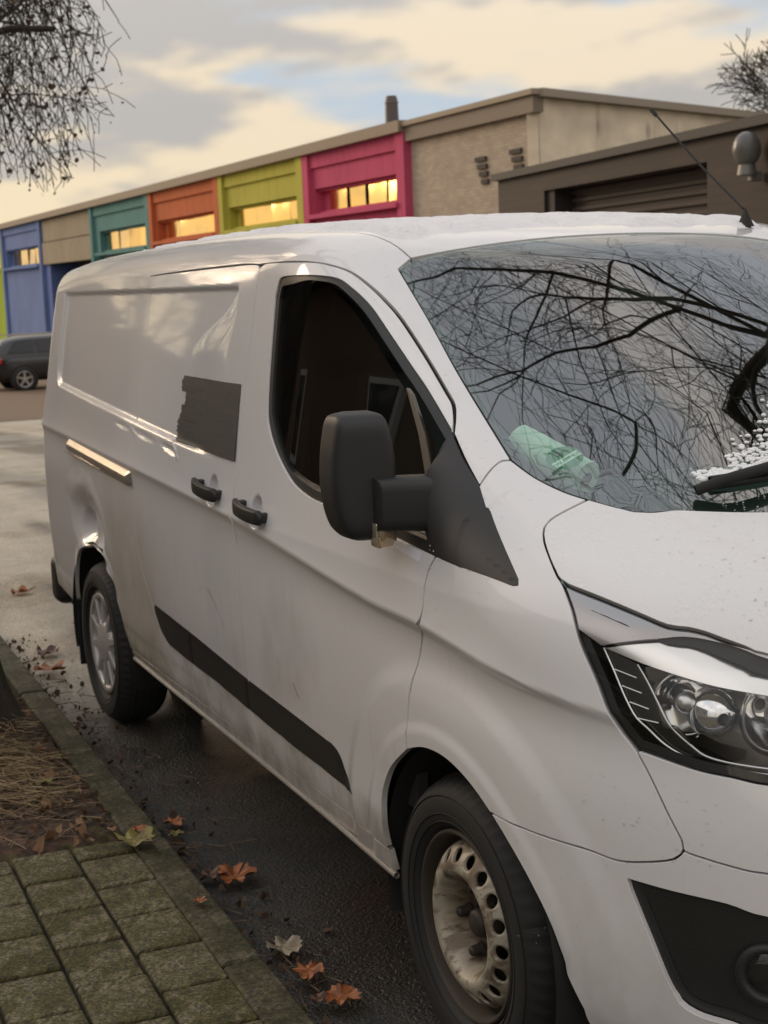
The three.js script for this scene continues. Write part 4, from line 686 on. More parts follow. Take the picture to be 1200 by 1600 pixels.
{
  // round green badge on the inside of the glass, with its number
  const cv = document.createElement('canvas'); cv.width = cv.height = 256; const q = cv.getContext('2d'); q.fillStyle = '#3d8a63'; q.fillRect(0, 0, 256, 256); q.fillStyle = '#123524'; q.font = 'bold 96px sans-serif'; q.textAlign = 'center'; q.fillText('4', 118, 100); q.fillStyle = '#f1f5ee'; q.fillRect(18, 118, 222, 62); q.fillStyle = '#1c2420'; q.font = '38px sans-serif'; q.fillText('OAL-MM 416', 128, 162);
  const tex = new THREE.CanvasTexture(cv); tex.colorSpace = THREE.SRGBColorSpace;
  const c = CH.W.to([0.085, 1.419, 0.708]), R = 0.04, l = []; for (let k = 0; k < 48; k++) { const f = k / 48 * 2 * Math.PI; l.push([c[0] + R * Math.cos(f), c[1] + R * Math.sin(f)]); }
  const ca = Math.cos(0.25), sa = Math.sin(0.25);
  const m = panel(CH.W, l, { step: 0.02, gap: 0, lift: -0.006, skirt: 0, uvOf: (w, p) => { const u = (p[0] - c[0]) / (2 * R), v = (p[1] - c[1]) / (2 * R); return [0.5 + u * ca + v * sa, 0.5 - u * sa + v * ca]; } });
  solo('windscreen_badge', m, new THREE.MeshStandardMaterial({ map: tex, roughness: 0.6, side: THREE.DoubleSide }), 'round green badge with a white number field inside the windscreen', 'sticker');
}
{
  // roof aerial: black foot and a raked whip
  const foot = [-1.12, 1.965, -0.42];
  const f = onTop(-0.89, -0.55); const base = [f[0], f[1] + 0.004, f[2]];
  const aer = part('aerial_foot', new THREE.ConeGeometry(0.022, 0.06, 20).scale(1.7, 1, 0.8).translate(base[0], base[1] + 0.026, base[2]), rubber, van);
  part('aerial_whip', tube([[base[0] - 0.01, base[1] + 0.05, base[2]], [base[0] - 0.24, base[1] + 0.21, base[2]], [base[0] - 0.47, base[1] + 0.385, base[2]]], 0.0035, 16, 6), rubber, aer); part('aerial_tip', new THREE.CapsuleGeometry(0.007, 0.03, 4, 8).rotateZ(0.9).translate(base[0] - 0.48, base[1] + 0.392, base[2]), rubber, aer);
}
stage('details');
// ---------------------------------------------------------------- ground, road, kerb, pavement
const fall = (x) => -0.75 * smoothstep(-9, -36, x);
function sheet(x0, x1, z0, z1, nx, nz, yOf, colOf) {
  const pos = [], uv = [], col = [], idx = [];
  for (let i = 0; i <= nx; i++) for (let j = 0; j <= nz; j++) { const x = lerp(x0, x1, i / nx), z = lerp(z0, z1, j / nz); pos.push(x, yOf(x, z), z); uv.push(x, z); if (colOf) col.push(...colOf(x, z)); }
  for (let i = 0; i < nx; i++) for (let j = 0; j < nz; j++) { const a = i * (nz + 1) + j, b = a + nz + 1; idx.push(a, a + 1, b, b, a + 1, b + 1); }
  const g = new THREE.BufferGeometry(); g.setAttribute('position', new THREE.Float32BufferAttribute(pos, 3)); g.setAttribute('uv', new THREE.Float32BufferAttribute(uv, 2)); if (colOf) g.setAttribute('color', new THREE.Float32BufferAttribute(col, 3)); g.setIndex(idx); g.computeVertexNormals(); return g;
}
const speck = (s, lo, hi) => dataTex(1024, 1024, (u, v) => { const n = fbm(u * 180, v * 180, 2, 180, 180), m = fbm(u * 10, v * 10, 4, 10, 10), p = hash2(Math.floor(u * 330) + s, Math.floor(v * 330)); const k = lerp(lo, hi, n * 0.75 + m * 0.35) + (p > 0.985 ? 0.14 : p < 0.06 ? -0.05 : 0); return [c8(k), c8(k * 0.985), c8(k * 0.955)]; }, true);
const asphaltMap = speck(1, 0.2, 0.42), asphaltBump = dataTex(1024, 1024, (u, v) => { const k = c8(fbm(u * 150, v * 150, 3, 150, 150, 0.7)); return [k, k, k]; });
const wet = dataTex(1024, 1024, (u, v) => { const n = fbm(u * 6, v * 6, 5, 6, 6), k = c8(lerp(0.34, 0.86, smoothstep(0.36, 0.62, n))); return [k, k, k]; });
for (const t of [asphaltMap, asphaltBump]) t.repeat.set(0.75, 0.75); wet.repeat.set(0.21, 0.21);
const asphalt = new THREE.MeshStandardMaterial({ map: asphaltMap, bumpMap: asphaltBump, bumpScale: 0.006, roughnessMap: wet, roughness: 0.95, vertexColors: true, side: THREE.DoubleSide });
struct('ground', sheet(-400, 120, -220, 220, 130, 20, (x) => fall(x) - 0.02), std(0.075, 0.068, 0.055, 0.9));
const patchC = (x, z) => {                       // dark asphalt by the van; farther road paler, low-sky sheen put into its colour
  const f = fbm(x * 0.7 + 5, z * 0.7, 4), g = fbm(x * 2.6, z * 2.6, 4);
  const farPale = smoothstep(-3.3, -5.0, x + (f - 0.5) * 1.6) ;
  const near = 0.44 + 0.3 * (g - 0.5), far = 4.6 + 2.4 * (f - 0.5) + 1.4 * (g - 0.5), tar = smoothstep(0.58, 0.68, fbm(x * 0.28 + 2, z * 1.1 + 7, 4)) * 0.55;
  const k = lerp(near, far * (1 - tar), farPale); return [k * lerp(1, 1.08, farPale), k * lerp(0.98, 0.94, farPale), k * lerp(0.94, 0.75, farPale)];
};
struct('road', sheet(-60, 14, -8.5, 1.32, 300, 60, (x, z) => fall(x) + 0.004 - 0.012 * smoothstep(0.4, 1.2, z), patchC), asphalt);
// leaf-strewn verge where the side road begins
struct('verge_strip', sheet(-43, -25.5, -13, 6, 24, 24, (x) => fall(x) + 0.012), std(0.16, 0.11, 0.07, 0.95));
const kz = (x) => 1.262 + 0.0305 * x;              // road edge of the kerb
struct('verge', sheet(-70, 30, 1.45, 60, 100, 12, (x, z) => fall(x) + 0.055 - 0.03 * smoothstep(3, 8, z)), std(0.06, 0.05, 0.035, 0.95));
// mossy concrete
const mossTex = (s, moss) => dataTex(512, 512, (u, v) => {
  const n = fbm(u * 7 + s, v * 7, 4, 7, 7), f = fbm(u * 70, v * 70, 3, 70, 70), sp = hash2(Math.floor(u * 190) + s * 31, Math.floor(v * 190)), e = fbm(u * 24 + 5, v * 24, 3, 24, 24);
  const m = smoothstep(0.3, 0.62, n * 0.75 + e * 0.32) * moss; let c = [lerp(0.38, 0.25, m), lerp(0.352, 0.238, m), lerp(0.275, 0.12, m)].map((k) => k * (0.42 + 1.15 * f));
  if (sp > 0.965) c = c.map((k) => k + 0.13); if (sp < 0.03) c = c.map((k) => k * 0.6);
  return c.map(c8);
}, true);
const mossBump = dataTex(512, 512, (u, v) => { const k = c8(fbm(u * 80, v * 80, 3, 80, 80, 0.7) * 0.7 + fbm(u * 12, v * 12, 3, 12, 12) * 0.3); return [k, k, k]; }); mossBump.repeat.set(2.2, 2.2);
const paverMats = [0, 1, 2].map((s) => { const t = mossTex(s * 13 + 1, [1, 0.85, 0.62][s]); t.repeat.set(2.2, 2.2); return new THREE.MeshStandardMaterial({ map: t, bumpMap: mossBump, bumpScale: 0.004, roughness: 0.92 }); });
const kerbMat = (() => { const t = mossTex(71, 1.0); t.repeat.set(1.6, 1.6); return new THREE.MeshStandardMaterial({ map: t, bumpMap: mossBump, bumpScale: 0.0025, roughness: 0.8, color: lin(0.6, 0.6, 0.56) }); })();
const ang = -Math.atan(0.0305);
const kerbBed = struct('kerb', at(box(80, 0.1, 0.1), 0, 0, 0), std(0.04, 0.038, 0.03, 0.95)); kerbBed.position.set(-20, 0.0, 1.315 + 0.0305 * -20); kerbBed.rotation.y = ang;
function blockGeo(w, h, d, r, s) { const g = new RoundedBoxGeometry(w, h, d, 2, r); const p = g.attributes.position, u = g.attributes.uv, q = rng(s), ox = q(), oz = q(); for (let i = 0; i < p.count; i++) { const w1 = 0.0022; p.setY(i, p.getY(i) + (fbm(p.getX(i) * 40 + s, p.getZ(i) * 40, 2) - 0.5) * w1 * 2); u.setXY(i, p.getX(i) + ox, p.getZ(i) + oz + p.getY(i)); } return g; }
{
  const gs = [blockGeo(0.993, 0.2, 0.112, 0.012, 3), blockGeo(0.993, 0.2, 0.112, 0.014, 8)], r = rng(4);
  for (let k = -14; k < 5; k++) { const x = -0.575 + 0.5 + k; const m = part('kerb_stone', gs[(k + 20) % 2], kerbMat, kerbBed); m.position.set((x + 20) , 0.0 + 0.002 * (r() - 0.5), -0.002 * r()); }
}
// footpath of small blocks
const pathBed = struct('footpath', box(4.9, 0.1, 2.5), std(0.028, 0.024, 0.016, 0.95)); pathBed.position.set(0.8, 0.027, 2.62); pathBed.rotation.y = ang;
{
  const r = rng(12), L = 0.243, Wd = 0.187, gs = []; for (let s = 0; s < 5; s++) gs.push(blockGeo(L - 0.015, 0.08, Wd - 0.01, 0.009, 30 + s)); gs.push(blockGeo(0.104, 0.08, Wd - 0.01, 0.009, 44));
  for (let c = 0; c < 12; c++) { const zl = 1.39 + c * Wd + Wd / 2; for (let k = 0; k < 19; k++) {
    const x = -1.65 + (c % 2 ? 0.0 : 0.118) + L / 2 + k * L; if (c % 2 === 0 && k === 0) { const h = part('paver', gs[5], paverMats[c % 3], pathBed); h.position.set(-1.65 + 0.055 - 0.8, 0.1 - 0.04 - 0.027 + (r() - 0.5) * 0.006, zl - 2.62); h.rotation.y = (r() - 0.5) * 0.02; }
    const m = part('paver', gs[Math.floor(r() * 5)], paverMats[Math.min(2, Math.floor(r() * 2.6))], pathBed);
    m.position.set(x - 0.8, 0.1 - 0.04 - 0.027 + (r() - 0.5) * 0.006, zl - 2.62 ); m.rotation.set((r() - 0.5) * 0.02, (r() - 0.5) * 0.014, (r() - 0.5) * 0.02);
  } }
}
// planting bed round the street tree
const soilTex = dataTex(1024, 1024, (u, v) => { const n = fbm(u * 40, v * 40, 4, 40, 40), m = fbm(u * 8, v * 8, 4, 8, 8), g = smoothstep(0.55, 0.7, m); const c = [lerp(0.25, 0.24, g), lerp(0.185, 0.215, g), lerp(0.145, 0.12, g)].map((k) => k * (0.3 + 1.4 * n)); return c.map(c8); }, true);
const bed = struct('soil_bed', sheet(-12, -1.6, 1.3, 3.6, 260, 60, (x, z) => 0.082 + 0.012 * smoothstep(1.3, 1.5, z) + (fbm(x * 9, z * 9, 4) - 0.5) * 0.03 + (fbm(x * 40, z * 40, 2) - 0.5) * 0.014 + 0.05 * smoothstep(0.75, 0.2, Math.hypot(x + 3.12, z - 1.63)) - 0.05 * smoothstep(-1.72, -1.6, x)), new THREE.MeshStandardMaterial({ map: soilTex, roughness: 0.95, side: THREE.DoubleSide }));
function stalks(name, n, seed, make, mat, label, category) { const r = rng(seed), list = []; for (let k = 0; k < n; k++) list.push(make(r, k)); const m = finish(new THREE.Mesh(merge(list), mat)); m.name = name; m.userData = { kind: 'stuff', label, category }; scene.add(m); return m; }
const bedY = (x, z) => 0.095 + 0.05 * smoothstep(0.75, 0.2, Math.hypot(x + 3.12, z - 1.63));
const blade = (x, y, z, L, a, tilt, w) => { const b = new THREE.PlaneGeometry(L, w, 5, 1); const p = b.attributes.position; for (let i = 0; i < p.count; i++) { const t = p.getX(i) / L; p.setZ(i, p.getZ(i) + 0.1 * L * (0.25 - t * t)); } b.rotateX(-Math.PI / 2 + (Math.sin(x * 91) * 0.6)); b.rotateZ(tilt); b.rotateY(a); return b.translate(x, y, z); };
[[0.34, 0.25, 0.13], [0.22, 0.15, 0.08], [0.13, 0.085, 0.045]].forEach((c, q) => stalks('dry_grass' + ['', '_001', '_002'][q], 1500, 5 + q * 3, (r) => { const k = r() < 0.5; const x = k ? -2.5 + (r() + r() - 1) * 0.62 : -1.72 - r() * 2.6, z = k ? 1.66 + (r() + r() - 1) * 0.36 : 1.33 + r() * 1.4, L = 0.04 + r() * 0.13; return blade(x, bedY(x, z) + 0.004 + r() * (k ? 0.04 : 0.012), z, L, 1.0 + (r() + r() - 1) * (k ? 1.4 : 3.1), (r() - 0.5) * 0.4, 0.0011 + r() * 0.0016); }, std(...c, 0.85), ['pale straw lying on the planting bed', 'tan dry grass lying on the planting bed', 'dark rotting stalks lying on the planting bed'][q], 'dry grass'));
stalks('twig_litter', 800, 6, (r) => { const road = r() < 0.28, x = road ? -0.4 - r() * 4.2 : -1.7 - r() * 2.8, z = road ? kz(x) - 0.02 - r() * r() * 0.35 : 1.33 + r() * 1.4, L = 0.02 + r() * 0.09; return at(new THREE.CylinderGeometry(0.0012 + r() * 0.002, 0.001, L, 5), x, (road ? 0.006 : bedY(x, z) + 0.008) + r() * 0.006, z, Math.PI / 2 + (r() - 0.5) * 0.3, r() * 3.14); }, std(0.13, 0.09, 0.055, 0.9), 'small twigs and stalks littering the kerb and bed', 'twigs');
stalks('leaf_litter', 1500, 7, (r) => { const q = r(), road = q < 0.5, x = road ? -0.3 - r() * 4.8 : -1.65 - r() * 2.6, z = road ? kz(x) - 0.015 - r() * r() * 0.28 : 1.3 + r() * 1.5, s = 0.004 + r() * r() * 0.02; const g = new THREE.CircleGeometry(s, 6); { const p = g.attributes.position; for (let i = 1; i < p.count; i++) { const f = 0.5 + r() * 0.7; p.setXY(i, p.getX(i) * f, p.getY(i) * f * 0.7); p.setZ(i, (r() - 0.5) * s * 0.5); } g.computeVertexNormals(); } return at(g, x, (road ? 0.006 : bedY(x, z) + 0.004) + r() * 0.01, z, -Math.PI / 2 + (r() - 0.5) * 0.7, (r() - 0.5) * 0.6, r() * 6); }, std(0.07, 0.04, 0.022, 0.9), 'crumbled brown leaf litter in the gutter and bed', 'leaf litter');
stalks('bark_chips', 1400, 15, (r) => { const x = -1.66 - r() * 2.7, z = 1.32 + r() * 1.4, L = 0.006 + r() * r() * 0.045; return at(box(L, 0.002 + r() * 0.003, L * (0.15 + 0.4 * r())), x, bedY(x, z) + 0.002 + r() * 0.012, z, (r() - 0.5) * 0.6, r() * 6, (r() - 0.5) * 0.6); }, std(0.06, 0.038, 0.026, 0.9), 'dark bark chips covering the soil of the planting bed', 'bark chips');
stalks('dead_leaf_bits', 420, 18, (r) => { const x = -1.62 - r() * 2.8, z = 1.31 + r() * 1.4, s = 0.008 + r() * 0.022, g = new THREE.CircleGeometry(s, 7), p = g.attributes.position; for (let i = 1; i < p.count; i++) { const f = 0.5 + r() * 0.7; p.setXY(i, p.getX(i) * f, p.getY(i) * f * 0.75); p.setZ(i, (r() - 0.5) * s * 0.6); } g.computeVertexNormals(); return at(g, x, bedY(x, z) + 0.006 + r() * 0.014, z, -Math.PI / 2 + (r() - 0.5) * 0.9, (r() - 0.5) * 0.8, r() * 6); }, std(0.2, 0.11, 0.055, 0.8), 'brown leaf scraps scattered over the planting bed', 'leaf scraps');
stage('ground');
// fallen leaves
function leafGeo(seed, lobes) {
  const r = rng(seed), pos = [], idx = [], uv = [], N = 60; pos.push(0, 0, 0); uv.push(0.5, 0.5);
  for (let i = 0; i <= N; i++) { const a = i / N * 2 * Math.PI, lob = Math.pow(Math.abs(Math.cos(a * lobes / 2)), 1.4), R = (0.74 + 0.26 * lob) * (0.78 + 0.22 * Math.cos(a)) * (0.78 + 0.3 * r()), c = Math.cos(a) * R, s = Math.sin(a) * R * 0.85; pos.push(c, 0, s); uv.push(0.5 + c / 2, 0.5 + s / 2); }
  for (let i = 1; i <= N; i++) idx.push(0, i + 1, i);
  let g = new THREE.BufferGeometry(); g.setAttribute('position', new THREE.Float32BufferAttribute(pos, 3)); g.setAttribute('uv', new THREE.Float32BufferAttribute(uv, 2)); g.setIndex(idx);
  // one ring inside for curl
  const p2 = [], u2 = [], i2 = []; p2.push(0, 0, 0); u2.push(0.5, 0.5); for (let q = 1; q <= 3; q++) for (let i = 0; i <= N; i++) { const t = q / 3; const x = pos[(i + 1) * 3] * t, z = pos[(i + 1) * 3 + 2] * t; const y = 0.28 * Math.abs(z) * t + 0.16 * x * x - 0.03 + 0.14 * (fbm(x * 3 + seed, z * 3, 3) - 0.5) + 0.1 * t * t * Math.sin(i * 0.55 + seed); p2.push(x, y, z); u2.push(0.5 + x / 2, 0.5 + z / 2); }
  for (let i = 0; i < N; i++) { i2.push(0, 2 + i, 1 + i); for (let q = 0; q < 2; q++) { const a = 1 + q * (N + 1) + i, b = a + N + 1; i2.push(a, a + 1, b, b, a + 1, b + 1); } }
  g = new THREE.BufferGeometry(); g.setAttribute('position', new THREE.Float32BufferAttribute(p2, 3)); g.setAttribute('uv', new THREE.Float32BufferAttribute(u2, 2)); g.setIndex(i2); g.computeVertexNormals(); return g;
}
const leafTex = (a, b, s) => dataTex(256, 256, (u, v) => { const x = u * 2 - 1, z = v * 2 - 1; let vein = 0; for (const k of [0, 0.75, -0.75]) { const d = Math.abs(z * Math.cos(k) - x * Math.sin(k)); if (x * Math.cos(k) + z * Math.sin(k) > -0.1) vein = Math.max(vein, smoothstep(0.035, 0.01, d)); } const n = fbm(u * 9 + s, v * 9, 4); const t = smoothstep(0.35, 0.7, n); return [0, 1, 2].map((i) => c8(lerp(lerp(a[i], b[i], t), a[i] * 0.6, vein * 0.6))); }, true);
const leafMats = [[[0.62, 0.37, 0.2], [0.46, 0.27, 0.16], 1], [[0.5, 0.46, 0.25], [0.38, 0.33, 0.17], 2], [[0.36, 0.22, 0.16], [0.26, 0.17, 0.12], 3], [[0.56, 0.52, 0.44], [0.46, 0.41, 0.34], 4]].map(([a, b, s]) => new THREE.MeshStandardMaterial({ map: leafTex(a, b, s), roughness: 0.55, side: THREE.DoubleSide }));
[[-1.53, 0.118, 1.325, 0.1, 1, 0.4, 'large yellowing leaf lying across the kerb beside the planting bed', 5], [-1.62, 0.112, 1.285, 0.04, 0, 1.9, 'small orange leaf on the kerb behind the yellowing leaf', 5], [-1.9, 0.014, 1.09, 0.062, 0, 0.2, 'orange leaf on the asphalt by the kerb under the sliding door', 5], [-1.78, 0.012, 1.12, 0.04, 1, 1.2, 'small olive leaf in the gutter beside an orange leaf', 4], [-1.3, 0.022, 1.07, 0.095, 0, 2.5, 'big curled orange brown leaf in the gutter below the front door', 5], [-1.36, 0.02, 1.135, 0.06, 2, 0.9, 'dark brown leaf standing on edge against the kerb', 5], [-0.98, 0.11, 1.285, 0.032, 0, 0.5, 'narrow orange leaf lying alone on the kerb stones', 3], [-0.79, 0.01, 1.115, 0.085, 3, 0.3, 'pale bleached leaf flat on the wet asphalt', 5], [-0.605, 0.018, 1.11, 0.07, 0, -0.4, 'upturned orange leaf near the front wheel', 5], [-0.41, 0.02, 1.1, 0.075, 0, 2.2, 'orange leaf with torn edge beside the front tyre', 5], [-0.45, 0.014, 1.15, 0.04, 2, 1.1, 'small dark leaf against the kerb face near the front tyre', 4], [-4.25, 0.02, 1.0, 0.11, 0, 0.7, 'rusty leaf on the road behind the rear wheel', 5], [-6.3, 0.015, 0.72, 0.1, 0, 1.4, 'orange leaf out on the pale carriageway', 5], [-4.6, 0.015, 0.93, 0.09, 2, 2.4, 'brown leaf in the gutter beyond the street tree', 5], [-5.2, 0.014, 0.62, 0.06, 0, 0.1, 'small red brown leaf on the road behind the van', 4], [-2.25, 0.115, 1.46, 0.055, 1, 1.0, 'pale leaf on the bed beside the dry grass', 4]].forEach(([x, y, z, s, m, a, label, lobes], i) => { const g = leafGeo(20 + i, lobes).scale(s, s, s); const l = solo('fallen_leaf', g, leafMats[m], label, 'leaf', 'fallen leaves by the kerb'); l.position.set(x, y + 0.005, z); l.rotation.y = a; });
// ---------------------------------------------------------------- trees
function limb(list, pts, r0, r1, sides) {
  const n = pts.length, pos = [], idx = [], uv = []; let px = new THREE.Vector3(0.3, 0.2, 0.93);
  const P = pts.map((p) => new THREE.Vector3(...p)); 
  for (let i = 0; i < n; i++) { const t = P[Math.min(n - 1, i + 1)].clone().sub(P[Math.max(0, i - 1)]).normalize(), a = new THREE.Vector3().crossVectors(t, Math.abs(t.y) > 0.9 ? new THREE.Vector3(1, 0, 0) : new THREE.Vector3(0, 1, 0)).normalize(), b = new THREE.Vector3().crossVectors(t, a), r = lerp(r0, r1, i / (n - 1)); for (let k = 0; k <= sides; k++) { const f = k / sides * 2 * Math.PI, c = Math.cos(f) * r, s = Math.sin(f) * r; pos.push(P[i].x + a.x * c + b.x * s, P[i].y + a.y * c + b.y * s, P[i].z + a.z * c + b.z * s); uv.push(k / sides, i * 0.5); } }
  for (let i = 0; i < n - 1; i++) for (let k = 0; k < sides; k++) { const a = i * (sides + 1) + k, b = a + sides + 1; idx.push(a, a + 1, b, b, a + 1, b + 1); }
  list.push({ pos, idx, uv });
}
function joinLimbs(list) { let np = 0, ni = 0; for (const l of list) { np += l.pos.length; ni += l.idx.length; } const pos = new Float32Array(np), uv = new Float32Array(np / 3 * 2), idx = new Uint32Array(ni); let a = 0, b = 0; for (const l of list) { pos.set(l.pos, a * 3); uv.set(l.uv, a * 2); for (let i = 0; i < l.idx.length; i++) idx[b + i] = l.idx[i] + a; a += l.pos.length / 3; b += l.idx.length; } const g = new THREE.BufferGeometry(); g.setAttribute('position', new THREE.BufferAttribute(pos, 3)); g.setAttribute('uv', new THREE.BufferAttribute(uv, 2)); g.setIndex(new THREE.BufferAttribute(idx, 1)); g.computeVertexNormals(); return g; }
const barkTex = dataTex(512, 512, (u, v) => { const n = fbm(u * 14, v * 5, 5, 14, 5), c = fbm(u * 40, v * 14, 3, 40, 14), m = smoothstep(0.52, 0.66, fbm(u * 5 + 2, v * 5, 4, 5, 5)); const k = 0.14 + 0.2 * n * c; return [c8(lerp(k * 1.05, k * 0.75, m)), c8(lerp(k * 0.92, k * 0.9, m)), c8(lerp(k * 0.75, k * 0.36, m))]; }, true);
const barkBump = dataTex(512, 512, (u, v) => { const k = c8(fbm(u * 18, v * 6, 5, 18, 6, 0.65)); return [k, k, k]; });
const bark = new THREE.MeshStandardMaterial({ map: barkTex, bumpMap: barkBump, bumpScale: 0.03, roughness: 0.95, side: THREE.DoubleSide });
const twigMat = std(0.05, 0.042, 0.035, 0.9);
// a bare tree: limbs fork and bend, twigs stand in two ranks; crook: how much they wander
function bareTree(root, { cut = true, reach = 1e9, floorY = -1e9, seed, height, r0, forks, droop = 0, crook = 0.35, levels = 5, spread = 0.8, lean = [0, 0, 0], limbs = 5, len = 0.42, kids = 5, minR = 0.002, trunkTo = 0.35 }) {
  const r = rng(seed), trunk = [], crown = [], tips = []; const V = (x, y, z) => new THREE.Vector3(x, y, z);
  function grow(p, d, L, rad, lev, list) {
    const n = lev < 2 ? 7 : 5, pts = [p.toArray()]; let q = p.clone(), dir = d.clone(); const spots = [];
    for (let i = 1; i <= n; i++) { dir.add(V(r() - 0.5, (r() - 0.5) * 0.8 - droop * (lev / levels), r() - 0.5).multiplyScalar(crook)).normalize(); q = q.clone().addScaledVector(dir, L / n); if (lev > 0 && (q.y < floorY + r() * 0.9 || (reach < 1e8 && Math.hypot(q.x, q.z) > reach * (0.8 + 0.2 * r())))) break; pts.push(q.toArray()); spots.push([q.clone(), dir.clone(), i / n]); }
    if (pts.length < 2) return; limb(list, pts, rad, Math.max(minR, rad * 0.45), lev < 2 ? 8 : lev < 4 ? 5 : 3);
    if (lev >= levels || spots.length < (cut ? n : 1)) { tips.push(...spots); return; }
    const K = lev === 0 ? limbs : kids; for (let k = 0; k < K; k++) { const s = spots[Math.min(spots.length - 1, Math.floor(((k + 0.6) / K) * n * 0.95 + (lev === 0 ? n * trunkTo * 0.5 : 0.2)))]; const ax = V(r() - 0.5, r() - 0.5, r() - 0.5).cross(s[1]).normalize(); const nd = s[1].clone().multiplyScalar(1 - spread * 0.55).addScaledVector(ax, spread * (0.6 + 0.5 * r())).add(V(0, lev === 0 ? 0.35 : 0.1, 0)).normalize(); grow(s[0], nd, L * (0.52 + 0.26 * r()) * (lev === 0 ? len / 0.42 : 1), Math.max(minR, rad * (0.62 - 0.3 * s[2]) * (0.75 + 0.4 * r())), lev + 1, crown); }
    if (lev > 0) { const e = spots[spots.length - 1]; grow(e[0], e[1], L * 0.6, Math.max(minR, rad * 0.45), lev + 1, crown); }
  }
  grow(V(0, 0, 0), V(lean[0], 1, lean[2]).normalize(), height, r0, 0, trunk);
  part('trunk', joinLimbs(trunk), bark, root); part('crown', joinLimbs(crown), twigMat, root); return tips;
}
// street tree in the bed: flared mossy trunk, its crown out of sight above
{
  const t = thing('street_tree', 'mossy street tree with flared trunk in the planting bed', 'tree', [-3.12, 0.06, 1.63]);
  const prof = [[0.36, -0.05], [0.31, 0.02], [0.262, 0.1], [0.225, 0.22], [0.2, 0.4], [0.185, 0.7], [0.178, 1.2], [0.17, 2.2], [0.15, 3.4], [0.12, 4.4]], pos = [], idx = [], uv = [], N = 64;
  prof.forEach(([r, y], k) => { for (let i = 0; i <= N; i++) { const a = i / N * 2 * Math.PI, b = 1 + 0.13 * Math.sin(a * 5 + 1) * smoothstep(0.6, 0, y) + 0.06 * (fbm(Math.cos(a) * 2 + 5, Math.sin(a) * 2 + y * 2, 4) - 0.5) * 2; pos.push(Math.cos(a) * r * b - 0.03 * y, y, Math.sin(a) * r * b + 0.02 * y); uv.push(i / N * 2, y * 0.7); } });
  for (let k = 0; k < prof.length - 1; k++) for (let i = 0; i < N; i++) { const a = k * (N + 1) + i, b = a + N + 1; idx.push(a, b, a + 1, a + 1, b, b + 1); }
  const g = new THREE.BufferGeometry(); g.setAttribute('position', new THREE.Float32BufferAttribute(pos, 3)); g.setAttribute('uv', new THREE.Float32BufferAttribute(uv, 2)); g.setIndex(idx); g.computeVertexNormals(); part('trunk', g, bark, t);
  const list = []; const r = rng(77); for (let k = 0; k < 7; k++) { const a = k * 0.9, p = [[-0.1, 3.6 + k * 0.1, 0.08]]; for (let i = 1; i < 6; i++) p.push([-0.1 + Math.cos(a) * i * 0.35, 3.6 + i * 0.5 + r() * 0.2, 0.08 + Math.sin(a) * i * 0.35]); limb(list, p, 0.06, 0.015, 6); } part('crown', joinLimbs(list), bark, t);
}
// big bare tree across the road whose branches the windscreen mirrors
{
  const t = thing('roadside_tree', 'tall bare spreading tree across the road, its branches mirrored in the windscreen', 'tree', [-4.6, 0, -6.3]);
  bareTree(t, { seed: 9, height: 7.6, r0: 0.2, levels: 5, limbs: 10, kids: 4, crook: 0.42, spread: 0.95, lean: [0.16, 0, 0.3], len: 0.46, minR: 0.0042, trunkTo: 0.75, floorY: 3.9 });
}
// birch further along the kerb: hanging twigs with the last leaves
{
  const t = thing('birch_tree', 'birch with thin hanging twigs and a few last brown leaves', 'tree', [-12.4, fall(-12.4), 1.7]);
  const tips = bareTree(t, { seed: 21, height: 5.4, r0: 0.13, levels: 5, limbs: 12, kids: 5, crook: 0.55, droop: 0.45, spread: 0.95, len: 0.33, minR: 0.0045, trunkTo: 0.4, floorY: 2.3, reach: 3.7, cut: false });
  const r = rng(33), list = []; for (const [q] of tips) if (r() < 0.2) { const s = 0.012 + r() * 0.024, g = new THREE.CircleGeometry(s, 5); g.scale(0.6 + r() * 0.3, 1, 1); list.push(at(g, q.x + (r() - 0.5) * 0.08, q.y - 0.03 - r() * 0.05, q.z + (r() - 0.5) * 0.08, r() * 3, r() * 3, r() * 3)); }
  const m = part('leaves', merge(list), std(0.09, 0.06, 0.035, 0.8), t); m.userData.kind = 'stuff';
}
// bare tree behind the workshop
{ const t = thing('bare_tree', 'bare rounded tree rising behind the beige workshop', 'tree', [-31, -0.4, -27.5]); bareTree(t, { seed: 5, height: 5.6, r0: 0.16, levels: 5, limbs: 8, kids: 4, crook: 0.28, spread: 0.72, len: 0.27, minR: 0.012, trunkTo: 0.7 }); }
// trees and houses on the kerb side, seen only in the van's paint
for (const [x, z, s, label] of [[-20, 5.2, 14, 'bare tree beyond the birch on the kerb side'], [-29, 5.6, 15, 'bare tree between the kerb and the houses']]) { const t = thing('roadside_tree', label, 'tree', [x, fall(x), z]); bareTree(t, { seed: s, height: 5.6, r0: 0.16, levels: 4, limbs: 7, kids: 4, crook: 0.3, spread: 0.8, minR: 0.01 }); }
stage('trees');
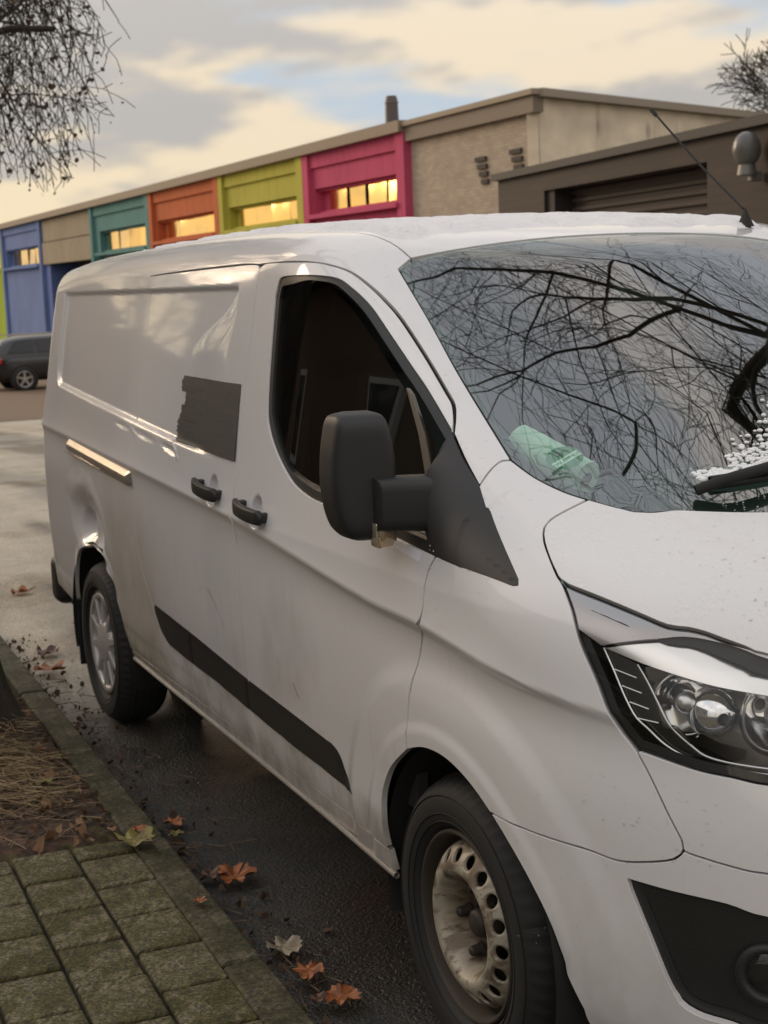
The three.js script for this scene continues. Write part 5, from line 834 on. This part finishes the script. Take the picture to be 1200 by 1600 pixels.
// ---------------------------------------------------------------- workshop row with coloured bays
const FZ = -14.5;
{
  const b = thing('workshop_building', 'long flat-roofed workshop with brightly painted bays and a beige end', 'building', [0, 0, FZ]);
  const flat = (r, g, bl, n) => new THREE.MeshPhysicalMaterial({ color: lin(r, g, bl), roughness: 0.9, specularIntensity: 0.35, map: n });
  const stain = dataTex(512, 512, (u, v) => { const n = fbm(u * 8, v * 5, 5, 8, 5), s = fbm(u * 50, v * 6, 3, 50, 6); const k = 0.88 + 0.12 * n - 0.03 * smoothstep(0.55, 0.75, s); return [c8(k), c8(k), c8(k * 0.98)]; }, true); stain.repeat.set(0.12, 0.16);
  const rough = (c) => flat(...c, stain);
  const paneMat = std(0.9, 0.6, 0.2, 0.1, 1);
  const uvBox = (g) => { const p = g.attributes.position, u = g.attributes.uv; for (let i = 0; i < p.count; i++) u.setXY(i, p.getX(i), p.getY(i)); return g; };
  const wallBox = (x0, x1, y0, y1, z0, z1) => uvBox(box(x1 - x0, y1 - y0, z1 - z0, (x0 + x1) / 2, (y0 + y1) / 2, (z0 + z1) / 2));
  const bays = [['yellow_green', -96, -84.3, [0.42, 0.52, 0.05], 0], ['blue', -84.3, -74.1, [0.19, 0.26, 0.52], 1], ['beige', -74.1, -63.95, [0.4, 0.33, 0.25], 2], ['teal', -63.95, -54.65, [0.14, 0.29, 0.29], 3], ['orange', -54.65, -46.3, [0.6, 0.17, 0.075], 4], ['olive', -46.3, -38.7, [0.55, 0.51, 0.1], 5], ['pink', -38.7, -31.87, [0.62, 0.105, 0.21], 6]];
  const r = rng(6);
  for (const [hue, x0, x1, c, kind] of bays) {
    const m = rough(c), w = x1 - x0, H = 5.5;
    const bay = new THREE.Group(); bay.name = 'painted_bay'; bay.userData.label = hue.replace('_', ' ') + ' painted bay'; b.add(bay);
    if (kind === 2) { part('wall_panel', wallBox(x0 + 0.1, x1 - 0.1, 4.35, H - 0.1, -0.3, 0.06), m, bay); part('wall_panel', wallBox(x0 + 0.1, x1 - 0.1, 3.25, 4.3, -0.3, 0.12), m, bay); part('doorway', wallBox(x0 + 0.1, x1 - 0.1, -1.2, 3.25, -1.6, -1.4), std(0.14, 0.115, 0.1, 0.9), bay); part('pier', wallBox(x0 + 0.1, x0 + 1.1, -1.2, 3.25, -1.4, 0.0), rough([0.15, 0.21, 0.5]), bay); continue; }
    const wx0 = x0 + w * (kind === 3 ? 0.12 : 0.07), wx1 = x1 - w * 0.09, wy0 = kind === 6 ? 3.78 : kind === 5 ? 3.68 : kind === 4 ? 3.64 : kind === 3 ? 3.5 : 3.32, wy1 = kind === 6 ? 4.45 : kind === 1 ? 4.23 : 4.36;
    // frame of the bay, panels above and below the window
    for (const [a, e] of [[x0 + 0.02, x0 + 0.42], [x1 - 0.5, x1 - 0.02]]) part('pilaster', wallBox(a, e, -1.2, H - 0.06, -0.3, 0.2), m, bay);
    part('top_rail', wallBox(x0 + 0.42, x1 - 0.5, H - 0.45, H - 0.06, -0.3, 0.11), m, bay);
    part('wall_panel', wallBox(x0 + 0.42, x1 - 0.5, wy1 + 0.02, H - 0.45, -0.3, 0.03), m, bay);
    part('wall_panel', wallBox(x0 + 0.42, x1 - 0.5, -1.2, wy0 - (kind === 3 ? 1.75 : 0.04), -0.3, 0.05), m, bay);
    part('sill', wallBox(wx0 - 0.15, wx1 + 0.2, wy0 - 0.16, wy0 - 0.04, 0.05, 0.28), m, bay);
    for (const [a, e] of [[x0 + 0.42, wx0], [wx1, x1 - 0.5]]) if (e > a) part('wall_panel', wallBox(a, e, wy0 - 0.04, wy1 + 0.02, -0.3, 0.03), m, bay);
    const rows = kind === 3 ? [[wy0, wy1], [wy0 - 1.6, wy0 - 0.2]] : [[wy0, wy1]];
    for (const [a, e] of rows) {
      const win = part('window_frame', merge([wallBox(wx0, wx1, a, a + 0.06, -0.32, -0.1), wallBox(wx0, wx1, e - 0.06, e, -0.32, -0.1), wallBox(wx0, wx0 + 0.5, a + 0.06, e - 0.06, -0.34, -0.28)]), m, bay);
      const n = 4; for (let k = 0; k < n; k++) { const a0 = wx0 + 0.5 + (wx1 - wx0 - 0.5) * k / n, a1 = wx0 + 0.5 + (wx1 - wx0 - 0.5) * (k + 1) / n; const pg = new THREE.PlaneGeometry(a1 - a0 - 0.05, e - a - 0.1, 6, 3); const pp = pg.attributes.position; for (let i = 0; i < pp.count; i++) pp.setZ(i, (fbm(pp.getX(i) * 0.8 + k * 3 + x0, pp.getY(i) * 1.3, 2) - 0.5) * 0.03); pg.computeVertexNormals(); const pane = part('window_pane', pg, paneMat, bay); pane.position.set((a0 + a1) / 2, (a + e) / 2, -0.22); pane.rotation.set((r() - 0.5) * 0.07, (r() - 0.5) * 0.1, 0); }
    }
  }
  // roof edge and body behind
  const cop = std(0.26, 0.2, 0.14, 0.7); part('roof_edge', wallBox(-96, -31.9, 5.44, 5.72, -0.4, 0.32), cop, b);
  part('core', wallBox(-96, -31.9, -1.2, 5.4, -9.3, -1.7), std(0.3, 0.27, 0.22, 0.9), b);
  part('roof', wallBox(-96, -31.9, 5.42, 5.6, -9.3, -0.41), std(0.12, 0.11, 0.1, 0.9), b);
  // beige brick end
  const brick = dataTex(1024, 1024, (u, v) => { const row = Math.floor(v * 40), s = (row % 2) * 0.5, fx = (u * 20 + s) % 1, fy = (v * 40) % 1, j = fx < 0.03 || fy < 0.1 ? 0.82 : 1, id = hash2(Math.floor(u * 20 + s), row), n = fbm(u * 12, v * 12, 4, 12, 12); const k = j * (0.93 + 0.08 * id) * (0.94 + 0.12 * n); return [c8(k * 0.7), c8(k * 0.64), c8(k * 0.57)]; }, true); brick.repeat.set(0.2, 0.33);
  const brickMat = new THREE.MeshStandardMaterial({ map: brick, roughness: 0.9 });
  part('brick_wall', wallBox(-31.85, -25.66, -1.2, 5.2, -0.03, 0.0), brickMat, b, 'beige brick wall');
  const streak = dataTex(512, 512, (u, v) => { const d = smoothstep(0.62, 0.78, fbm(u * 16, v * 3, 4, 16, 3)) * smoothstep(0.3, 0.6, fbm(u * 3, v * 3 + 2, 3, 3, 3)); const n = fbm(u * 10, v * 10, 4, 10, 10); const k = 0.88 + 0.2 * (n - 0.5); return [c8(k * lerp(0.97, 0.66, d)), c8(k * lerp(0.9, 0.6, d)), c8(k * lerp(0.79, 0.53, d))]; }, true); streak.repeat.set(0.16, 0.2);
  const end = uvBox(box(10.1, 6.7, 0.3, 5.05, 2.16, -0.15)); const ew = part('end_wall', end, new THREE.MeshStandardMaterial({ map: streak, roughness: 0.9 }), b, 'stained pale end wall'); ew.position.set(-25.66, 0, 0); ew.rotation.y = -Math.atan2(-9.27, -4.0);
  part('fascia', wallBox(-31.86, -25.6, 5.2, 5.56, -0.1, 0.16), std(0.2, 0.155, 0.115, 0.7), b);
  part('fascia', wallBox(-31.86, -25.52, 5.56, 5.68, -0.1, 0.24), std(0.3, 0.24, 0.17, 0.7), b);
  const ef = uvBox(box(10.3, 0.17, 0.42, 5.15, 5.6, -0.16)); const em = part('fascia', ef, std(0.3, 0.25, 0.19, 0.7), b); em.position.set(-25.5, 0, 0); em.rotation.y = ew.rotation.y;
  part('pipe', new THREE.CylinderGeometry(0.04, 0.04, 1.6, 8).translate(-27.1, 4.55, -3.2), std(0.1, 0.08, 0.06, 0.7), b);
  for (const [vx, vy, n] of [[-28.2, 4.45, 4], [-26.6, 4.48, 3]]) for (let k = 0; k < n; k++) part('vent_slot', box(0.5 - 0.06 * k, 0.1, 0.08, vx + 0.06 * k, vy - k * 0.17, 0.02), std(0.05, 0.04, 0.035, 0.8), b);
  const ch = thing('chimney_pipe', 'short grey flue rising behind the painted workshop roof', 'chimney', [-40.3, 5.4, -18]); part('flue', new THREE.CylinderGeometry(0.2, 0.24, 1.75, 20).translate(0, 0.88, 0), std(0.12, 0.1, 0.1, 0.5, 0.4), ch); part('cap', new THREE.CylinderGeometry(0.16, 0.22, 0.22, 20).translate(0, 1.86, 0), std(0.1, 0.085, 0.08, 0.5, 0.4), ch);
}
// ---------------------------------------------------------------- dark garage with roller shutter
{
  const A = [-21.26, -11.035], B = [-10.2, -9.33], L = Math.hypot(B[0] - A[0], B[1] - A[1]), g = thing('garage', 'low dark brown garage with a roller shutter', 'garage', [A[0], -0.5, A[1]], -Math.atan2(B[1] - A[1], B[0] - A[0]));
  const cladTex = dataTex(512, 256, (u, v) => { const p = (v * 24) % 1, n = fbm(u * 8, v * 40, 4, 8, 40); const k = (0.8 + 0.35 * n) * (p < 0.07 ? 0.75 : 1); return [c8(k * 0.215), c8(k * 0.17), c8(k * 0.145)]; }, true); cladTex.repeat.set(0.2, 0.35);
  const clad = new THREE.MeshStandardMaterial({ map: cladTex, roughness: 0.75 }); const H = 4.1;
  const wb = (x0, x1, y0, y1, z0, z1) => { const q = box(x1 - x0, y1 - y0, z1 - z0, (x0 + x1) / 2, (y0 + y1) / 2, (z0 + z1) / 2), p = q.attributes.position, u = q.attributes.uv; for (let i = 0; i < p.count; i++) u.setXY(i, p.getX(i) + p.getZ(i), p.getY(i)); return q; };
  const s0 = 2.16, s1 = 7.78, top = 3.67;
  part('wall', wb(0, s0, 0, H - 0.12, -3.2, 0), clad, g); part('wall', wb(s1, L, 0, H - 0.12, -3.2, 0), clad, g); part('lintel', wb(s0, s1, top, H - 0.12, -3.2, 0), clad, g); part('side_wall', wb(0.0, L, 0, H - 0.14, -3.3, -3.2), clad, g);
  part('roof_edge', wb(-0.1, L + 0.1, H - 0.12, H, -3.4, 0.1), std(0.045, 0.038, 0.033, 0.7), g);
  const sm = std(0.07, 0.055, 0.048, 0.85), slat = new THREE.CylinderGeometry(0.07, 0.07, s1 - s0 - 0.1, 8, 1, false, 0, Math.PI).rotateZ(Math.PI / 2).scale(1, 1, 0.5);
  const sh = part('shutter', wb(s0 + 0.02, s1 - 0.02, 0, top, -0.5, -0.42), sm, g, 'closed brown roller shutter'); for (let k = 0; k < 24; k++) { const m = part('shutter_slat', slat, sm, sh); m.position.set((s0 + s1) / 2, top - 0.08 - k * 0.14, -0.4); m.rotation.x = -Math.PI / 2 + Math.PI / 2; }
  part('shutter_guide', wb(s0, s0 + 0.3, 0, top, -0.42, -0.06), std(0.03, 0.026, 0.023, 0.8), g); part('shutter_guide', wb(s1 - 0.05, s1, 0, top, -0.42, -0.06), std(0.03, 0.026, 0.023, 0.8), g);
  // lamp on the wall
  const u = new THREE.Vector3((B[0] - A[0]) / L, 0, (B[1] - A[1]) / L), n = new THREE.Vector3(-u.z, 0, u.x), p = new THREE.Vector3(A[0], 3.2, A[1]).addScaledVector(u, 9.2).addScaledVector(n, 0.02);
  const l = thing('wall_lamp', 'grey glass bulkhead lamp on the dark garage wall', 'lamp', p.toArray(), g.rotation.y); part('bracket', rbox(0.1, 0.12, 0.16, 0.02, 0, -0.32, 0.09), std(0.2, 0.2, 0.19, 0.5, 0.5), l); part('globe', new THREE.SphereGeometry(0.17, 24, 16).scale(1, 1.25, 1).translate(0, 0, 0.2), phys(0.2, 0.2, 0.19, { roughness: 0.3, transmission: 0.4, thickness: 0 }), l); part('collar', new THREE.CylinderGeometry(0.1, 0.12, 0.12, 20).translate(0, -0.24, 0.2), std(0.2, 0.2, 0.19, 0.5, 0.5), l);
}
// houses on the kerb side of the street, mirrored in the van's flank
[[-18.6, 11.6, 11, 8, 4.4, 2.9, 'brown brick house with steep roof behind the kerbside trees'], [-44, 7.4, 8, 3.6, 5.0, 1.6, 'second brick house further along the kerbside'], [-2.5, 12.5, 12, 9, 4.4, 2.8, 'grey rendered house facing the parked van'], [-66, 15.5, 8, 14, 5, 1.5, 'low dark house closing the far end of the street']].forEach(([x, z, w, d, h, rh, label], i) => {
  const g = thing('house', label, 'house', [x, fall(x), z]); const wm = std(...[[0.16, 0.11, 0.08], [0.18, 0.12, 0.09], [0.3, 0.28, 0.25], [0.14, 0.12, 0.1]][i], 0.9);
  part('wall', box(w, h, d, 0, h / 2, 0), wm, g); const s = new THREE.Shape(); s.moveTo(-d / 2 - 0.4, 0); s.lineTo(0, rh); s.lineTo(d / 2 + 0.4, 0); s.closePath(); part('roof', new THREE.ExtrudeGeometry(s, { depth: w + 0.6, bevelEnabled: false }).rotateY(Math.PI / 2).translate(-w / 2 - 0.3, h + 0.01, 0), std(0.07, 0.045, 0.04, 0.85), g);
  for (let k = 0; k < 3; k++) { const f = part('window', box(1.2, 1.3, 0.12, -w / 3 + k * w / 3, h * 0.55, -d / 2 - 0.03), std(0.6, 0.6, 0.58, 0.6), g); part('pane', box(1.0, 1.1, 0.03, -w / 3 + k * w / 3, h * 0.55, -d / 2 - 0.1), std(0.03, 0.035, 0.04, 0.1, 0.2), f); }
});
stage('buildings');
// ---------------------------------------------------------------- parked dark car by the painted building
{
  const c = thing('parked_car', 'dark estate car parked on the verge before the blue painted bay', 'car', [-39.2, fall(-39.2), -7.2], Math.PI / 2);
  const body = phys(0.012, 0.012, 0.014, { roughness: 0.4, clearcoat: 0.5, clearcoatRoughness: 0.15 }), glass = std(0.02, 0.022, 0.025, 0.08, 0.3);
  const top = table([[-2.2, 0.62], [-2.12, 0.88], [-1.95, 0.95], [-1.0, 0.98], [0.3, 0.97], [1.0, 0.93], [1.7, 0.82], [2.1, 0.66], [2.2, 0.5]]), N = 44, rings = [];
  for (let i = 0; i <= N; i++) { const x = lerp(-2.2, 2.2, i / N), e = Math.sqrt(Math.max(0.15, 1 - Math.abs(x / 2.26) ** 8)), y1 = top(x), y0 = 0.24, ring = []; for (let k = 0; k < 26; k++) { const a = k / 26 * 2 * Math.PI; ring.push([x, (y0 + y1) / 2 + sq(Math.sin(a), 0.5) * (y1 - y0) / 2, sq(Math.cos(a), 0.35) * 0.88 * e]); } rings.push(ring); }
  part('body', loft(rings), body, c);
  const cab = table([[-2.1, 0.95], [-1.9, 1.28], [-1.55, 1.42], [-0.8, 1.47], [0, 1.46], [0.5, 1.36], [0.95, 1.12], [1.2, 0.92]]), cr = []; for (let i = 0; i <= 30; i++) { const x = lerp(-2.08, 1.2, i / 30), y1 = cab(x), ring = []; for (let k = 0; k < 26; k++) { const a = k / 26 * 2 * Math.PI, s = sq(Math.sin(a), 0.6), y = 0.85 + (s > 0 ? s * (y1 - 0.85) : s * 0.1); ring.push([x, y, sq(Math.cos(a), 0.45) * lerp(0.8, 0.6, Math.max(0, (y - 0.9) / 0.56))]); } cr.push(ring); } part('cabin', loft(cr), body, c);
  const wn = (pts, s) => { const sh = new THREE.Shape(); pts.forEach(([x, y], i) => (i ? sh.lineTo(x, y) : sh.moveTo(x, y))); sh.closePath(); const g = new THREE.ExtrudeGeometry(sh, { depth: 0.02, bevelEnabled: false }), p = g.attributes.position; for (let i = 0; i < p.count; i++) p.setZ(i, s * (0.752 - (p.getY(i) - 0.98) * 0.36 + (p.getZ(i) > 0.01 ? 0.03 : 0))); g.computeVertexNormals(); return g; };
  for (const s of [1, -1]) { part('side_window', wn([[-1.75, 1.02], [-1.0, 1.02], [-1.0, 1.36], [-1.5, 1.34]], s), glass, c); part('side_window', wn([[-0.94, 1.02], [-0.1, 1.02], [-0.1, 1.38], [-0.94, 1.37]], s), glass, c); part('side_window', wn([[-0.04, 1.02], [0.85, 1.02], [0.4, 1.32], [-0.04, 1.38]], s), glass, c);
    part('tail_lamp', rbox(0.3, 0.16, 0.1, 0.04, -2.05, 0.82, s * 0.82), phys(0.45, 0.02, 0.02, { roughness: 0.15, clearcoat: 1 }), c);
    for (const wx of [-1.35, 1.35]) { const w = new THREE.Group(); w.name = 'wheel'; w.position.set(wx, 0.32, s * 0.8); if (s < 0) w.rotation.y = Math.PI; c.add(w); part('wheel_well', new THREE.CylinderGeometry(0.37, 0.37, 0.12, 32).rotateX(Math.PI / 2).translate(0, 0, 0.035), rubber, w); part('tyre', new THREE.TorusGeometry(0.27, 0.07, 14, 40).scale(1, 1, 1.4).translate(0, 0, 0.05), tyreMat, w); const sp = new THREE.Shape(); sp.moveTo(-0.03, 0.03); sp.lineTo(-0.022, 0.21); sp.lineTo(0.022, 0.21); sp.lineTo(0.03, 0.03); sp.closePath(); const sg = new THREE.ExtrudeGeometry(sp, { depth: 0.03, bevelEnabled: false }).translate(0, 0, 0.1); for (let k = 0; k < 5; k++) { const m = part('spoke', sg, satinSilver, w); m.rotation.z = k * 2 * Math.PI / 5; } part('rim', new THREE.TorusGeometry(0.21, 0.014, 8, 40).translate(0, 0, 0.12), satinSilver, w); part('hub', new THREE.CylinderGeometry(0.05, 0.06, 0.03, 20).rotateX(Math.PI / 2).translate(0, 0, 0.12), satinSilver, w); }
  }
  part('rear_window', rbox(0.05, 0.3, 1.05, 0.02).rotateZ(-0.5).translate(-2.0, 1.16, 0), glass, c); part('roof_rail', box(1.9, 0.03, 0.03, -0.7, 1.49, 0.52), satinSilver, c); part('roof_rail', box(1.9, 0.03, 0.03, -0.7, 1.49, -0.52), satinSilver, c); part('rear_bumper', rbox(0.2, 0.26, 1.6, 0.08, -2.14, 0.46, 0), body, c);
}
renderer.render(scene, camera);
